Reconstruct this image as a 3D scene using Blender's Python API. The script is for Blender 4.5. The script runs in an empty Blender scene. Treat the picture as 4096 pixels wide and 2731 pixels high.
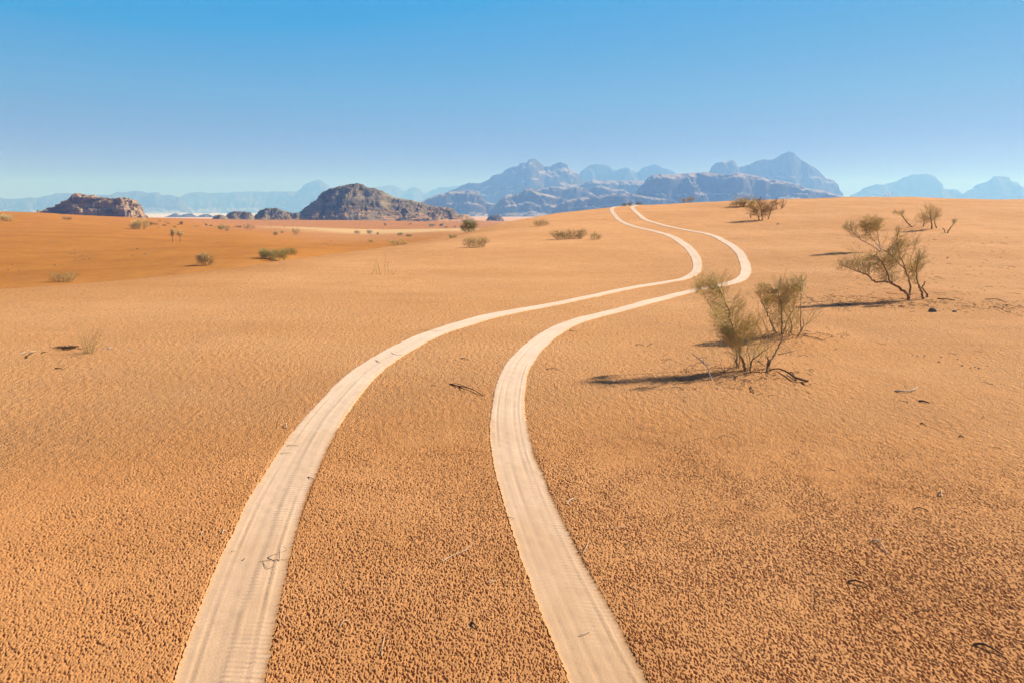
import bpy, math, random
import numpy as np
from mathutils import Vector

# ------------------------------------------------------------------ camera, sky, sun, exposure
S = bpy.context.scene
COL = S.collection
CAM_H = 1.76                      # eye height above the sand
F_PX = 2731.0                     # focal length in photograph pixels (24 mm on a 36 mm wide frame)
CX, CY, HORIZON = 2048.0, 1365.5, 845.0
PITCH = math.atan((CY - HORIZON) / F_PX)
SP, CP = math.sin(PITCH), math.cos(PITCH)

cam_data = bpy.data.cameras.new('camera')
cam_data.sensor_width = 36.0
cam_data.lens = 24.0
cam_data.clip_start = 0.1
cam_data.clip_end = 60000.0
cam = bpy.data.objects.new('camera', cam_data)
cam.location = (0, 0, CAM_H)
cam.rotation_euler = (math.radians(90) - PITCH, 0, 0)
COL.objects.link(cam)
S.camera = cam

SUN_EL, SUN_ROT = math.radians(37), math.radians(68)     # to the right, a little ahead of the camera
SKY_STRENGTH = 0.10
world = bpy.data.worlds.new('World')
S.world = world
world.use_nodes = True
wn = world.node_tree.nodes
wn.clear()
w_out = wn.new('ShaderNodeOutputWorld')
w_bg = wn.new('ShaderNodeBackground')
w_sky = wn.new('ShaderNodeTexSky')
w_sky.sky_type = 'NISHITA'
w_sky.sun_disc = False
w_sky.sun_elevation = SUN_EL
w_sky.sun_rotation = SUN_ROT
w_sky.altitude = 2000
w_sky.air_density = 0.7
w_sky.dust_density = 0.2
w_sky.ozone_density = 6.0
wl = world.node_tree.links


def w_math(op, a, b=None):
    n = wn.new('ShaderNodeMath')
    n.operation = op
    for i, v in enumerate((a, b)):
        if v is None:
            continue
        if isinstance(v, (int, float)):
            n.inputs[i].default_value = v
        else:
            wl.new(v, n.inputs[i])
    return n.outputs[0]


# deep polarised blue up to the frame top, pale towards the horizon: each channel of the sky gets its own response
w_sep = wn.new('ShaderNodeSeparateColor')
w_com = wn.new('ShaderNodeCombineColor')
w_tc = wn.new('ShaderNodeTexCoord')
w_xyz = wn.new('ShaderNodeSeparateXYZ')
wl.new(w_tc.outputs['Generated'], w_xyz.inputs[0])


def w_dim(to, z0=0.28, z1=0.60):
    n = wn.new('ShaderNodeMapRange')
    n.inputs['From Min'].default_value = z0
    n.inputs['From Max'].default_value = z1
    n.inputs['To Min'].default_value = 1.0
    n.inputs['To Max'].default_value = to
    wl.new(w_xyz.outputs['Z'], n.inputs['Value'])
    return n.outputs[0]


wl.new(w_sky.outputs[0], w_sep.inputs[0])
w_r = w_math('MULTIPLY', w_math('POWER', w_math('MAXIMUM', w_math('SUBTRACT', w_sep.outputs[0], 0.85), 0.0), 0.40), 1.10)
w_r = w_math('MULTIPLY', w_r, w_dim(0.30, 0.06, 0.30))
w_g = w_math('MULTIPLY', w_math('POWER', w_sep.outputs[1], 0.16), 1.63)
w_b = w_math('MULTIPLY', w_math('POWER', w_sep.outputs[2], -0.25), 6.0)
w_r = w_math('ADD', w_r, w_math('MULTIPLY', w_math('SUBTRACT', 1.0, w_dim(0.0)), 0.40))       # unseen sky overhead is dimmed and given added red to warm the shadows
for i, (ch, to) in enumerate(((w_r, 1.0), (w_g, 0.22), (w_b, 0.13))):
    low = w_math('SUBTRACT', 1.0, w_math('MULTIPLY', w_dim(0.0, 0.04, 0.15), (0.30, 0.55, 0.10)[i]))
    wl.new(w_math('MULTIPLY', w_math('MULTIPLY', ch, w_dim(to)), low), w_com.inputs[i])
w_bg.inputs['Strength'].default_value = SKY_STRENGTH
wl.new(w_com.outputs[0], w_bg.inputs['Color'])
wl.new(w_bg.outputs[0], w_out.inputs['Surface'])

sun_data = bpy.data.lights.new('sun', 'SUN')
sun_data.energy = 4.6
sun_data.angle = math.radians(0.5)
sun_data.color = (1.0, 0.95, 0.86)
sun = bpy.data.objects.new('sun', sun_data)
sun_dir = Vector((math.sin(SUN_ROT) * math.cos(SUN_EL), math.cos(SUN_ROT) * math.cos(SUN_EL), math.sin(SUN_EL)))
sun.rotation_euler = sun_dir.to_track_quat('Z', 'Y').to_euler()
sun.location = sun_dir * 50
COL.objects.link(sun)

S.view_settings.view_transform = 'Standard'
S.view_settings.look = 'None'
S.view_settings.gamma = 1.0
S.view_settings.use_curve_mapping = False
S.view_settings.exposure = 0.75
S.cycles.use_denoising = True
S.cycles.denoising_prefilter = 'FAST'
S.cycles.use_adaptive_sampling = False
S.cycles.max_bounces = 6
S.cycles.diffuse_bounces = 3
S.cycles.volume_bounces = 1

# ------------------------------------------------------------------ helpers
rng = np.random.default_rng(7)
_perm = np.random.default_rng(3).permutation(4096).astype(np.int64)


def _h(ix, iy, iz, s):
    return _perm[(_perm[(_perm[(ix + s * 57) & 4095] + iy) & 4095] + iz) & 4095]


def noise3(x, y, z=0.0, s=0):
    """Smooth value noise in [-1, 1]."""
    x, y, z = np.broadcast_arrays(np.asarray(x, float), np.asarray(y, float), np.asarray(z, float))
    ix, iy, iz = np.floor(x).astype(np.int64), np.floor(y).astype(np.int64), np.floor(z).astype(np.int64)
    fx, fy, fz = x - ix, y - iy, z - iz
    ux, uy, uz = (f * f * f * (f * (f * 6 - 15) + 10) for f in (fx, fy, fz))
    out = 0
    for dx in (0, 1):
        for dy in (0, 1):
            for dz in (0, 1):
                w = (ux if dx else 1 - ux) * (uy if dy else 1 - uy) * (uz if dz else 1 - uz)
                out = out + w * (_h(ix + dx, iy + dy, iz + dz, s) / 2047.5 - 1.0)
    return out


def fbm(x, y, z=0.0, s=0, oct=4, gain=0.5):
    a, t, n = 1.0, 0.0, 0.0
    for i in range(oct):
        t = t + a * noise3(np.asarray(x) * 2 ** i, np.asarray(y) * 2 ** i, np.asarray(z) * 2 ** i, s + i)
        n += a
        a *= gain
    return t / n


def ridged(x, y, z=0.0, s=0, oct=4):
    a, t, n = 1.0, 0.0, 0.0
    for i in range(oct):
        t = t + a * (1 - np.abs(noise3(np.asarray(x) * 2 ** i, np.asarray(y) * 2 ** i, np.asarray(z) * 2 ** i, s + i)))
        n += a
        a *= 0.5
    return t / n


def ray(px, py):
    """Direction (X, Y, Z) through a pixel of the photograph, scaled to Y = 1."""
    v = (np.asarray(py, float) - CY) / F_PX
    yw = CP - v * SP
    return (np.asarray(px, float) - CX) / F_PX / yw, (-SP - v * CP) / yw


def at(px, py, Y):
    sx, sz = ray(px, py)
    return np.array([sx * Y, Y + 0 * sx, CAM_H + sz * Y])


def mesh_np(name, V, faces, mat, smooth=True):
    """faces: a list of (n, k) int arrays."""
    me = bpy.data.meshes.new(name)
    V = np.ascontiguousarray(V, dtype=np.float32)
    me.vertices.add(len(V))
    me.vertices.foreach_set('co', V.ravel())
    faces = [np.asarray(f, dtype=np.int32) for f in faces if len(f)]
    loops = np.concatenate([f.ravel() for f in faces])
    tot = np.concatenate([np.full(len(f), f.shape[1], np.int32) for f in faces])
    me.loops.add(len(loops))
    me.loops.foreach_set('vertex_index', loops)
    me.polygons.add(len(tot))
    me.polygons.foreach_set('loop_start', np.concatenate([[0], np.cumsum(tot)[:-1]]).astype(np.int32))
    me.polygons.foreach_set('use_smooth', np.full(len(tot), smooth))
    me.update(calc_edges=True)
    me.validate()
    if mat:
        me.materials.append(mat)
    return me


def grid_faces(nr, nc, wrap=False):
    i = np.arange(nr - 1)[:, None] * nc
    j = np.arange(nc if wrap else nc - 1)[None, :]
    j1 = (j + 1) % nc
    return np.stack([i + j, i + j1, i + nc + j1, i + nc + j], -1).reshape(-1, 4)


def link(name, me, parent=None, loc=(0, 0, 0)):
    o = bpy.data.objects.new(name, me)
    COL.objects.link(o)
    o.location = loc
    if parent:
        o.parent = parent
    return o


def tag(o, label=None, cat=None, group=None, kind=None):
    if label:
        o['label'] = label
    if cat:
        o['category'] = cat
    if group:
        o['group'] = group
    if kind:
        o['kind'] = kind
    return o


# ------------------------------------------------------------------ materials
def nodes_of(name, rough=0.95):
    m = bpy.data.materials.new(name)
    m.use_nodes = True
    nt = m.node_tree
    b = nt.nodes['Principled BSDF']
    b.inputs['Roughness'].default_value = rough
    b.inputs['Specular IOR Level'].default_value = 0.1
    return m, nt, b


def N(nt, kind, **kw):
    n = nt.nodes.new(kind)
    for k, v in kw.items():
        if k in n.inputs:
            n.inputs[k].default_value = v
        else:
            setattr(n, k, v)
    return n


def mixc(nt, fac, a, b, mode='MIX'):
    n = nt.nodes.new('ShaderNodeMix')
    n.data_type = 'RGBA'
    n.blend_type = mode
    for sock, val in ((n.inputs[0], fac), (n.inputs[6], a), (n.inputs[7], b)):
        if isinstance(val, bpy.types.NodeSocket):
            nt.links.new(val, sock)
        elif isinstance(val, (int, float)):
            sock.default_value = val
        else:
            sock.default_value = (*val, 1)
    return n.outputs[2]


def math_n(nt, op, a, b=None, clamp=False):
    n = nt.nodes.new('ShaderNodeMath')
    n.operation = op
    n.use_clamp = clamp
    for sock, val in ((n.inputs[0], a), (n.inputs[1], b)):
        if val is None:
            continue
        if isinstance(val, bpy.types.NodeSocket):
            nt.links.new(val, sock)
        else:
            sock.default_value = val
    return n.outputs[0]


def ramp(nt, fac, lo, hi):
    n = nt.nodes.new('ShaderNodeMapRange')
    n.interpolation_type = 'SMOOTHSTEP'
    nt.links.new(fac, n.inputs['Value'])
    n.inputs['From Min'].default_value = lo
    n.inputs['From Max'].default_value = hi
    return n.outputs['Result']


def sand_material():
    m, nt, b = nodes_of('sand')
    L = nt.links.new
    col = N(nt, 'ShaderNodeAttribute', attribute_name='sand_color')
    zone = N(nt, 'ShaderNodeAttribute', attribute_name='pit_depth')
    geo = N(nt, 'ShaderNodeNewGeometry')
    # wind pits: small hollows stretched along the wind, a bit left of straight ahead
    mp = N(nt, 'ShaderNodeMapping')
    mp.inputs['Rotation'].default_value = (0, 0, math.radians(-12))
    mp.inputs['Scale'].default_value = (1.0, 0.55, 1.0)
    L(geo.outputs['Position'], mp.inputs['Vector'])
    n1 = N(nt, 'ShaderNodeTexNoise', Scale=95.0, Detail=2.0, Roughness=0.5)
    L(mp.outputs[0], n1.inputs['Vector'])
    pits = ramp(nt, n1.outputs[0], 0.30, 0.62)
    n2 = N(nt, 'ShaderNodeTexNoise', Scale=160.0, Detail=2.0, Roughness=0.6)
    L(geo.outputs['Position'], n2.inputs['Vector'])
    n3 = N(nt, 'ShaderNodeTexNoise', Scale=1.3, Detail=4.0, Roughness=0.55)
    L(geo.outputs['Position'], n3.inputs['Vector'])
    patch = ramp(nt, n3.outputs[0], 0.30, 0.68)
    # broad faint ripples
    n4 = N(nt, 'ShaderNodeTexNoise', Scale=6.0, Detail=3.0, Roughness=0.6)
    L(mp.outputs[0], n4.inputs['Vector'])
    amp = math_n(nt, 'MULTIPLY', math_n(nt, 'MULTIPLY_ADD', patch, 0.55), zone.outputs['Fac'])
    amp.node.inputs[0].default_value = 1
    amp.node.inputs[0].links[0].from_node.inputs[2].default_value = 0.6
    h = math_n(nt, 'MULTIPLY', math_n(nt, 'SUBTRACT', 1.0, pits), math_n(nt, 'MULTIPLY', amp, -1.0))
    h = math_n(nt, 'ADD', h, math_n(nt, 'MULTIPLY', n2.outputs[0], 0.22))
    h = math_n(nt, 'ADD', h, math_n(nt, 'MULTIPLY', n4.outputs[0], 0.8))
    n6 = N(nt, 'ShaderNodeTexNoise', Scale=20.0, Detail=3.0, Roughness=0.6)
    L(mp.outputs[0], n6.inputs['Vector'])
    h = math_n(nt, 'ADD', h, math_n(nt, 'MULTIPLY', math_n(nt, 'MULTIPLY', n6.outputs[0], zone.outputs['Fac']), 3.8))
    mp2 = N(nt, 'ShaderNodeMapping')
    mp2.inputs['Scale'].default_value = (0.35, 1.0, 1.0)
    L(geo.outputs['Position'], mp2.inputs['Vector'])
    n5 = N(nt, 'ShaderNodeTexNoise', Scale=1.1, Detail=4.0, Roughness=0.6)
    L(mp2.outputs[0], n5.inputs['Vector'])
    h = math_n(nt, 'ADD', h, math_n(nt, 'MULTIPLY', n5.outputs[0], 5.0))
    bump = N(nt, 'ShaderNodeBump', Strength=1.0, Distance=0.012)
    L(h, bump.inputs['Height'])
    L(bump.outputs[0], b.inputs['Normal'])
    # colour: grains and broad mottling
    g = mixc(nt, ramp(nt, n2.outputs[0], 0.3, 0.7), (0.90, 0.88, 0.85), (1.08, 1.10, 1.12))
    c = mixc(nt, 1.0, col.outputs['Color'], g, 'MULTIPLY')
    g2 = mixc(nt, patch, (0.95, 0.93, 0.90), (1.04, 1.05, 1.06))
    c = mixc(nt, 1.0, c, g2, 'MULTIPLY')
    mp3 = N(nt, 'ShaderNodeMapping')
    mp3.inputs['Scale'].default_value = (0.10, 0.22, 0.2)
    L(geo.outputs['Position'], mp3.inputs['Vector'])
    n7 = N(nt, 'ShaderNodeTexNoise', Scale=1.0, Detail=6.0, Roughness=0.62)
    L(mp3.outputs[0], n7.inputs['Vector'])
    g3 = mixc(nt, ramp(nt, n7.outputs[0], 0.32, 0.66), (0.91, 0.88, 0.84), (1.04, 1.06, 1.09))
    c = mixc(nt, 1.0, c, g3, 'MULTIPLY')
    L(c, b.inputs['Base Color'])
    return m


def track_material():
    m, nt, b = nodes_of('pressed_sand')
    L = nt.links.new
    uv = N(nt, 'ShaderNodeUVMap', uv_map='UVMap')
    sep = N(nt, 'ShaderNodeSeparateXYZ')
    L(uv.outputs[0], sep.inputs[0])
    u, v = sep.outputs['X'], sep.outputs['Y']
    geo = N(nt, 'ShaderNodeNewGeometry')
    # cross bars of the tread, fading in and out along the way
    nz = N(nt, 'ShaderNodeTexNoise', Scale=14.0, Detail=2.0)
    L(geo.outputs['Position'], nz.inputs['Vector'])
    nl = N(nt, 'ShaderNodeTexNoise', Scale=1.6, Detail=3.0)
    L(geo.outputs['Position'], nl.inputs['Vector'])
    uu = math_n(nt, 'ADD', u, math_n(nt, 'MULTIPLY', math_n(nt, 'ABSOLUTE', v), 0.35))
    bars = math_n(nt, 'SINE', math_n(nt, 'ADD', math_n(nt, 'MULTIPLY', uu, 2 * math.pi / 0.031), math_n(nt, 'MULTIPLY', nz.outputs[0], 3.0)))
    bars = math_n(nt, 'MULTIPLY', bars, math_n(nt, 'MULTIPLY', ramp(nt, nl.outputs[0], 0.40, 0.62), ramp(nt, nz.outputs[0], 0.30, 0.60)))
    lines = math_n(nt, 'SINE', math_n(nt, 'ADD', math_n(nt, 'MULTIPLY', v, 2 * math.pi / 0.036), math_n(nt, 'MULTIPLY', nl.outputs[0], 1.5)))
    grain = N(nt, 'ShaderNodeTexNoise', Scale=110.0, Detail=3.0, Roughness=0.7)
    L(geo.outputs['Position'], grain.inputs['Vector'])
    h = math_n(nt, 'ADD', math_n(nt, 'MULTIPLY', bars, 0.30), math_n(nt, 'MULTIPLY', lines, 0.02))
    h = math_n(nt, 'ADD', h, math_n(nt, 'MULTIPLY', grain.outputs[0], 0.5))
    bump = N(nt, 'ShaderNodeBump', Strength=0.8, Distance=0.005)
    L(h, bump.inputs['Height'])
    L(bump.outputs[0], b.inputs['Normal'])
    far_pale = N(nt, 'ShaderNodeAttribute', attribute_name='far_pale')  # track colour grows paler with distance from the camera
    c0 = mixc(nt, ramp(nt, nl.outputs[0], 0.3, 0.7), (0.52, 0.322, 0.188), (0.58, 0.380, 0.242))
    c1 = mixc(nt, ramp(nt, nl.outputs[0], 0.3, 0.7), (0.71, 0.535, 0.405), (0.77, 0.60, 0.47))
    c = mixc(nt, far_pale.outputs['Fac'], c0, c1)
    # untouched sand spilled in over the rims
    rim = N(nt, 'ShaderNodeAttribute', attribute_name='rim')
    spill = N(nt, 'ShaderNodeTexNoise', Scale=70.0, Detail=3.0, Roughness=0.65)
    L(geo.outputs['Position'], spill.inputs['Vector'])
    sp = math_n(nt, 'ADD', rim.outputs['Fac'], math_n(nt, 'MULTIPLY', math_n(nt, 'SUBTRACT', spill.outputs[0], 0.5), 0.55))
    c = mixc(nt, ramp(nt, sp, 0.86, 1.02), c, (0.58, 0.29, 0.115))
    c = mixc(nt, math_n(nt, 'MULTIPLY', ramp(nt, grain.outputs[0], 0.42, 0.66), 0.5), c, (0.57, 0.36, 0.20))
    L(c, b.inputs['Base Color'])
    return m


def rock_material(name, dark, light, scale, sand=None, pale_slope=0.8):
    m, nt, b = nodes_of(name)
    L = nt.links.new
    geo = N(nt, 'ShaderNodeNewGeometry')
    mp = N(nt, 'ShaderNodeMapping')
    mp.inputs['Scale'].default_value = (0.7 / scale, 0.7 / scale, 4.2 / scale)
    L(geo.outputs['Position'], mp.inputs['Vector'])
    n1 = N(nt, 'ShaderNodeTexNoise', Scale=1.0, Detail=8.0, Roughness=0.65)
    L(mp.outputs[0], n1.inputs['Vector'])
    n2 = N(nt, 'ShaderNodeTexNoise', Scale=6.0, Detail=6.0, Roughness=0.7)
    L(mp.outputs[0], n2.inputs['Vector'])
    c = mixc(nt, ramp(nt, n1.outputs[0], 0.36, 0.64), dark, light)
    c = mixc(nt, math_n(nt, 'MULTIPLY', ramp(nt, n2.outputs[0], 0.5, 0.72), 0.5), c, tuple(x * 0.55 for x in dark))
    if sand:  # sand on gentle slopes; on distant rock, sunlit ledges painted into the colour
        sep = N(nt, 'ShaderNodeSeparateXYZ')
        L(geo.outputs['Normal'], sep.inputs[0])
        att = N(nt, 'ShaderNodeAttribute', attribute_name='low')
        f = math_n(nt, 'MULTIPLY', ramp(nt, math_n(nt, 'ADD', sep.outputs['Z'], math_n(nt, 'MULTIPLY', n2.outputs[0], 0.25)), pale_slope, pale_slope + 0.12), att.outputs['Fac'])
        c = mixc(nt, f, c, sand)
    L(c, b.inputs['Base Color'])
    bump = N(nt, 'ShaderNodeBump', Strength=0.5, Distance=scale * 0.08)
    L(n2.outputs[0], bump.inputs['Height'])
    L(bump.outputs[0], b.inputs['Normal'])
    return m


def twig_material(name, c1, c2, scale=6.0):
    m, nt, b = nodes_of(name, 0.8)
    oi = N(nt, 'ShaderNodeTexCoord')
    n1 = N(nt, 'ShaderNodeTexNoise', Scale=scale, Detail=4.0, Roughness=0.7)
    nt.links.new(oi.outputs['Object'], n1.inputs['Vector'])
    c = mixc(nt, ramp(nt, n1.outputs[0], 0.36, 0.64), c1, c2)
    nt.links.new(c, b.inputs['Base Color'])
    return m


M_SAND = sand_material()
M_TRACK = track_material()
M_FAR = rock_material('distant_sandstone', (0.085, 0.070, 0.058), (0.12, 0.098, 0.08), 220, (0.38, 0.31, 0.26), 0.85)  # last colour paints pale sunlit streaks onto the flatter ledges
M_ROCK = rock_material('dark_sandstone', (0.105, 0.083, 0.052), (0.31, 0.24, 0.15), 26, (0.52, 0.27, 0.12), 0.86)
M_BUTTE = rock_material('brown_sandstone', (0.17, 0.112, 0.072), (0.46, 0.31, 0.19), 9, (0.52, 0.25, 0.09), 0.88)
M_STONE = rock_material('stone', (0.10, 0.085, 0.075), (0.26, 0.23, 0.20), 0.08)
M_PALESTONE = rock_material('pale_stone', (0.45, 0.38, 0.30), (0.75, 0.68, 0.60), 0.05)
M_OLIVE = twig_material('olive_twigs', (0.56, 0.46, 0.18), (0.74, 0.54, 0.26))
M_GREEN = twig_material('green_twigs', (0.27, 0.29, 0.095), (0.44, 0.36, 0.14))
M_STRAW = twig_material('straw_twigs', (0.42, 0.32, 0.125), (0.36, 0.28, 0.12))
M_BROWN = twig_material('brown_twigs', (0.50, 0.31, 0.14), (0.44, 0.33, 0.15))
M_BARK = twig_material('bark', (0.18, 0.105, 0.055), (0.34, 0.21, 0.12), 14)
M_DEAD = twig_material('bleached_wood', (0.66, 0.50, 0.37), (0.42, 0.32, 0.23), 10)
M_DARKWOOD = twig_material('dark_wood', (0.07, 0.045, 0.03), (0.14, 0.09, 0.055), 20)

# ------------------------------------------------------------------ the ground: one sheet out to the horizon
# Feature lines of the dune and the valley: (pixel column, pixel row or None, distance, height if no row)
CURVES = [
    [(0, None, 8, 0.0), (4096, None, 8, 0.0)],
    [(0, None, 12, 0.0), (900, None, 15, 0.0), (1500, None, 20, 0.02), (2700, None, 20.5, 0.0), (3400, None, 20, 0.12), (4096, None, 20, 0.18)],
    [(0, None, 13.8, 0.03), (900, None, 18.5, 0.06), (1500, None, 26, 0.16), (2000, None, 31, 0.5), (2450, None, 34, 0.78), (2800, None, 34, 0.80), (3400, None, 34, 1.0), (4096, None, 34, 1.05)],
    [(0, 1147, 15.6, 0), (500, 1110, 18, 0), (900, 1064, 21, 0), (1130, 1030, 24.5, 0), (1500, 986, 33, 0), (1700, 957, 37, 0), (1870, 926, 41, 0), (1960, 894, 45, 0),
     (2200, 852, 49, 0), (2440, 822, 54, 0), (2700, 808, 58, 0), (3000, 797, 60, 0), (3300, 788, 62, 0), (3550, 781, 62, 0), (3750, 790, 62, 0), (4096, 795, 62, 0)],
    [(0, None, 22, -1.7), (500, None, 26, -1.9), (1000, None, 31, -2.0), (1500, None, 46, -1.9), (1960, None, 62, -1.6), (2450, None, 78, 0.2), (4096, None, 88, 1.2)],
    [(0, 1138, 32, 0), (500, 1098, 34, 0), (900, 1052, 38, 0), (1130, 1010, 45, 0), (1500, 974, 85, 0), (1700, 950, 110, 0), (1870, 928, 150, 0), (2000, None, 160, -5), (4096, None, 160, -5)],
    [(0, 1000, 58, 0), (500, 978, 64, 0), (690, 970, 68, 0), (1000, 957, 80, 0), (1500, 950, 150, 0), (1870, 924, 220, 0), (2000, None, 230, -7), (4096, None, 230, -7)],
    [(0, 900, 100, 0), (500, 908, 112, 0), (1000, 922, 160, 0), (1500, 936, 290, 0), (1870, 920, 310, 0), (2100, None, 310, -8), (4096, None, 310, -8)],
    [(0, 846, 148, 0), (140, 845, 155, 0), (300, 857, 185, 0), (560, 870, 230, 0), (760, 880, 290, 0), (960, 912, 330, 0), (1500, 918, 400, 0), (1870, 912, 420, 0), (2100, None, 420, -9), (4096, None, 420, -9)],
    [(0, None, 300, -4), (300, None, 330, -3), (560, 869, 420, 0), (760, 874, 460, 0), (1000, 879, 500, 0), (1300, 880, 520, 0), (1700, 884, 580, 0), (1900, 881, 700, 0), (2100, None, 700, -10), (4096, None, 700, -10)],
    [(0, None, 900, -12), (1000, None, 900, -12), (1900, None, 1000, -11), (4096, None, 1000, -12)],
    [(0, None, 1700, -14), (4096, None, 1700, -14)],
    [(0, None, 30000, -14), (4096, None, 30000, -14)],
]
T0, T1, NT = math.radians(-46), math.radians(46), 369
LR0, LR1, NL = math.log(0.5), math.log(32000), 1400
th_tab = np.linspace(T0, T1, NT)
lr_tab = np.linspace(LR0, LR1, NL)
_cr, _cz = [], []
for c in CURVES:
    t, lr, z = [], [], []
    for px, py, Y, zz in c:
        sx, sz = ray(px, HORIZON if py is None else py)
        t.append(math.atan(sx))
        lr.append(math.log(Y * math.hypot(1, sx)))
        z.append(zz if py is None else CAM_H + sz * Y)
    _cr.append(np.interp(th_tab, t, lr))
    _cz.append(np.interp(th_tab, t, z))
_cr, _cz = np.array(_cr), np.array(_cz)
TAB = np.zeros((NT, NL))
for i in range(NT):
    TAB[i] = np.interp(lr_tab, _cr[:, i], _cz[:, i])


def smooth(a, sig, axis):
    k = np.arange(-int(3 * sig) - 1, int(3 * sig) + 2)
    w = np.exp(-0.5 * (k / sig) ** 2)
    w /= w.sum()
    pad = [(0, 0)] * a.ndim
    pad[axis] = (len(k) // 2, len(k) // 2)
    ap = np.pad(a, pad, mode='edge')
    out = 0
    for i, wi in enumerate(w):
        sl = [slice(None)] * a.ndim
        sl[axis] = slice(i, i + a.shape[axis])
        out = out + wi * ap[tuple(sl)]
    return out


TAB = smooth(smooth(TAB, 4.0, 1), 5.0, 0)
NEUTRAL = np.interp(lr_tab, [math.log(60), math.log(400), math.log(1500)], [0, -8, -14])
_crest_r = np.exp(_cr[3])
MOUNDS = []                                 # small sand hummocks held by the shrubs: (x, y, height, radius)


def crest_radius(th):
    return np.interp(th, th_tab, _crest_r)


def ground_z(X, Y):
    X, Y = np.asarray(X, float), np.asarray(Y, float)
    th = np.arctan2(X, Y)
    r = np.maximum(np.hypot(X, Y), 0.51)
    ti = np.clip((th - T0) / (T1 - T0), 0, 1) * (NT - 1)
    li = np.clip((np.log(r) - LR0) / (LR1 - LR0), 0, 1) * (NL - 1)
    i0 = np.minimum(ti.astype(int), NT - 2)
    j0 = np.minimum(li.astype(int), NL - 2)
    a, b = ti - i0, li - j0
    z = (TAB[i0, j0] * (1 - a) * (1 - b) + TAB[i0 + 1, j0] * a * (1 - b) + TAB[i0, j0 + 1] * (1 - a) * b + TAB[i0 + 1, j0 + 1] * a * b)
    w = np.clip((np.abs(th) - 1.0) / 0.9, 0, 1)
    zn = np.interp(np.log(r), lr_tab, NEUTRAL)
    z = z * (1 - w) + zn * w
    # wind-shaped unevenness, more of it in the valley and on the right
    k = 1 / (1 + (r / 900) ** 2)
    right = np.clip((X / np.maximum(r, 1) - 0.15) * 4, 0, 1)
    valley = np.clip((r - crest_radius(th)) / 12, 0, 1) * k
    z = z + (0.022 + 0.03 * right) * fbm(X / 1.7, Y / 2.4, 0, 11, 3) * np.clip((r - 1.5) / 5, 0.25, 1) * k
    z = z + 0.05 * fbm(X / 6.0, Y / 8.0, 0, 17, 3) * np.clip((r - 4) / 10, 0, 1) * k
    z = z + valley * (0.16 * fbm(X / 9.0, Y / 14.0, 0, 23, 4) + 0.05 * fbm(X / 1.6, Y / 3.0, 0, 29, 2))
    for mx, my, mh, mr in MOUNDS:
        d2 = ((X - mx) ** 2 + (Y - my) ** 2) / (mr * mr)
        z = z + mh * np.exp(-np.minimum(d2, 40))
    return z


_Ys = np.exp(np.linspace(math.log(1.0), math.log(6000), 5000))


def hit(px, py):
    """Where the sight line through a pixel first meets the ground."""
    sx, sz = (float(q) for q in ray(px, py))
    d = CAM_H + sz * _Ys - ground_z(sx * _Ys, _Ys)
    k = np.nonzero(d <= 0)[0]
    if len(k) == 0:
        k = [int(np.argmin(d[:3000]))]        # just above the crest: the closest pass
        Y = _Ys[k[0]]
    else:
        i = max(k[0], 1)
        t = d[i - 1] / (d[i - 1] - d[i])
        Y = _Ys[i - 1] + t * (_Ys[i] - _Ys[i - 1])
    return np.array([sx * Y, Y, float(ground_z(sx * Y, Y))])


def pits(X, Y, fine):
    """Depth of the wind-blown pits (metres, downwards), stretched along the wind; and the small grain."""
    c, s_ = math.cos(math.radians(12)), math.sin(math.radians(12))
    A, B = X * c + Y * s_, -X * s_ + Y * c
    wa = 0.003 * noise3(A / 0.017, B / 0.025, 0, 201)
    n = noise3((A + wa) / 0.0050, B / 0.0092, 0, 203) * 0.78 + noise3((A - wa) / 0.0034 + 5.5, B / 0.0058, 0, 207) * 0.30
    t = np.clip((n + 0.03) / 0.42, 0, 1)
    patch = np.clip(0.88 + 0.35 * fbm(X / 1.1, Y / 1.5, 0, 211, 3) + 0.30 * noise3(X / 0.16, Y / 0.22, 0, 213), 0.3, 1.4)
    return t * t * (3 - 2 * t) * patch * 0.0086


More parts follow.
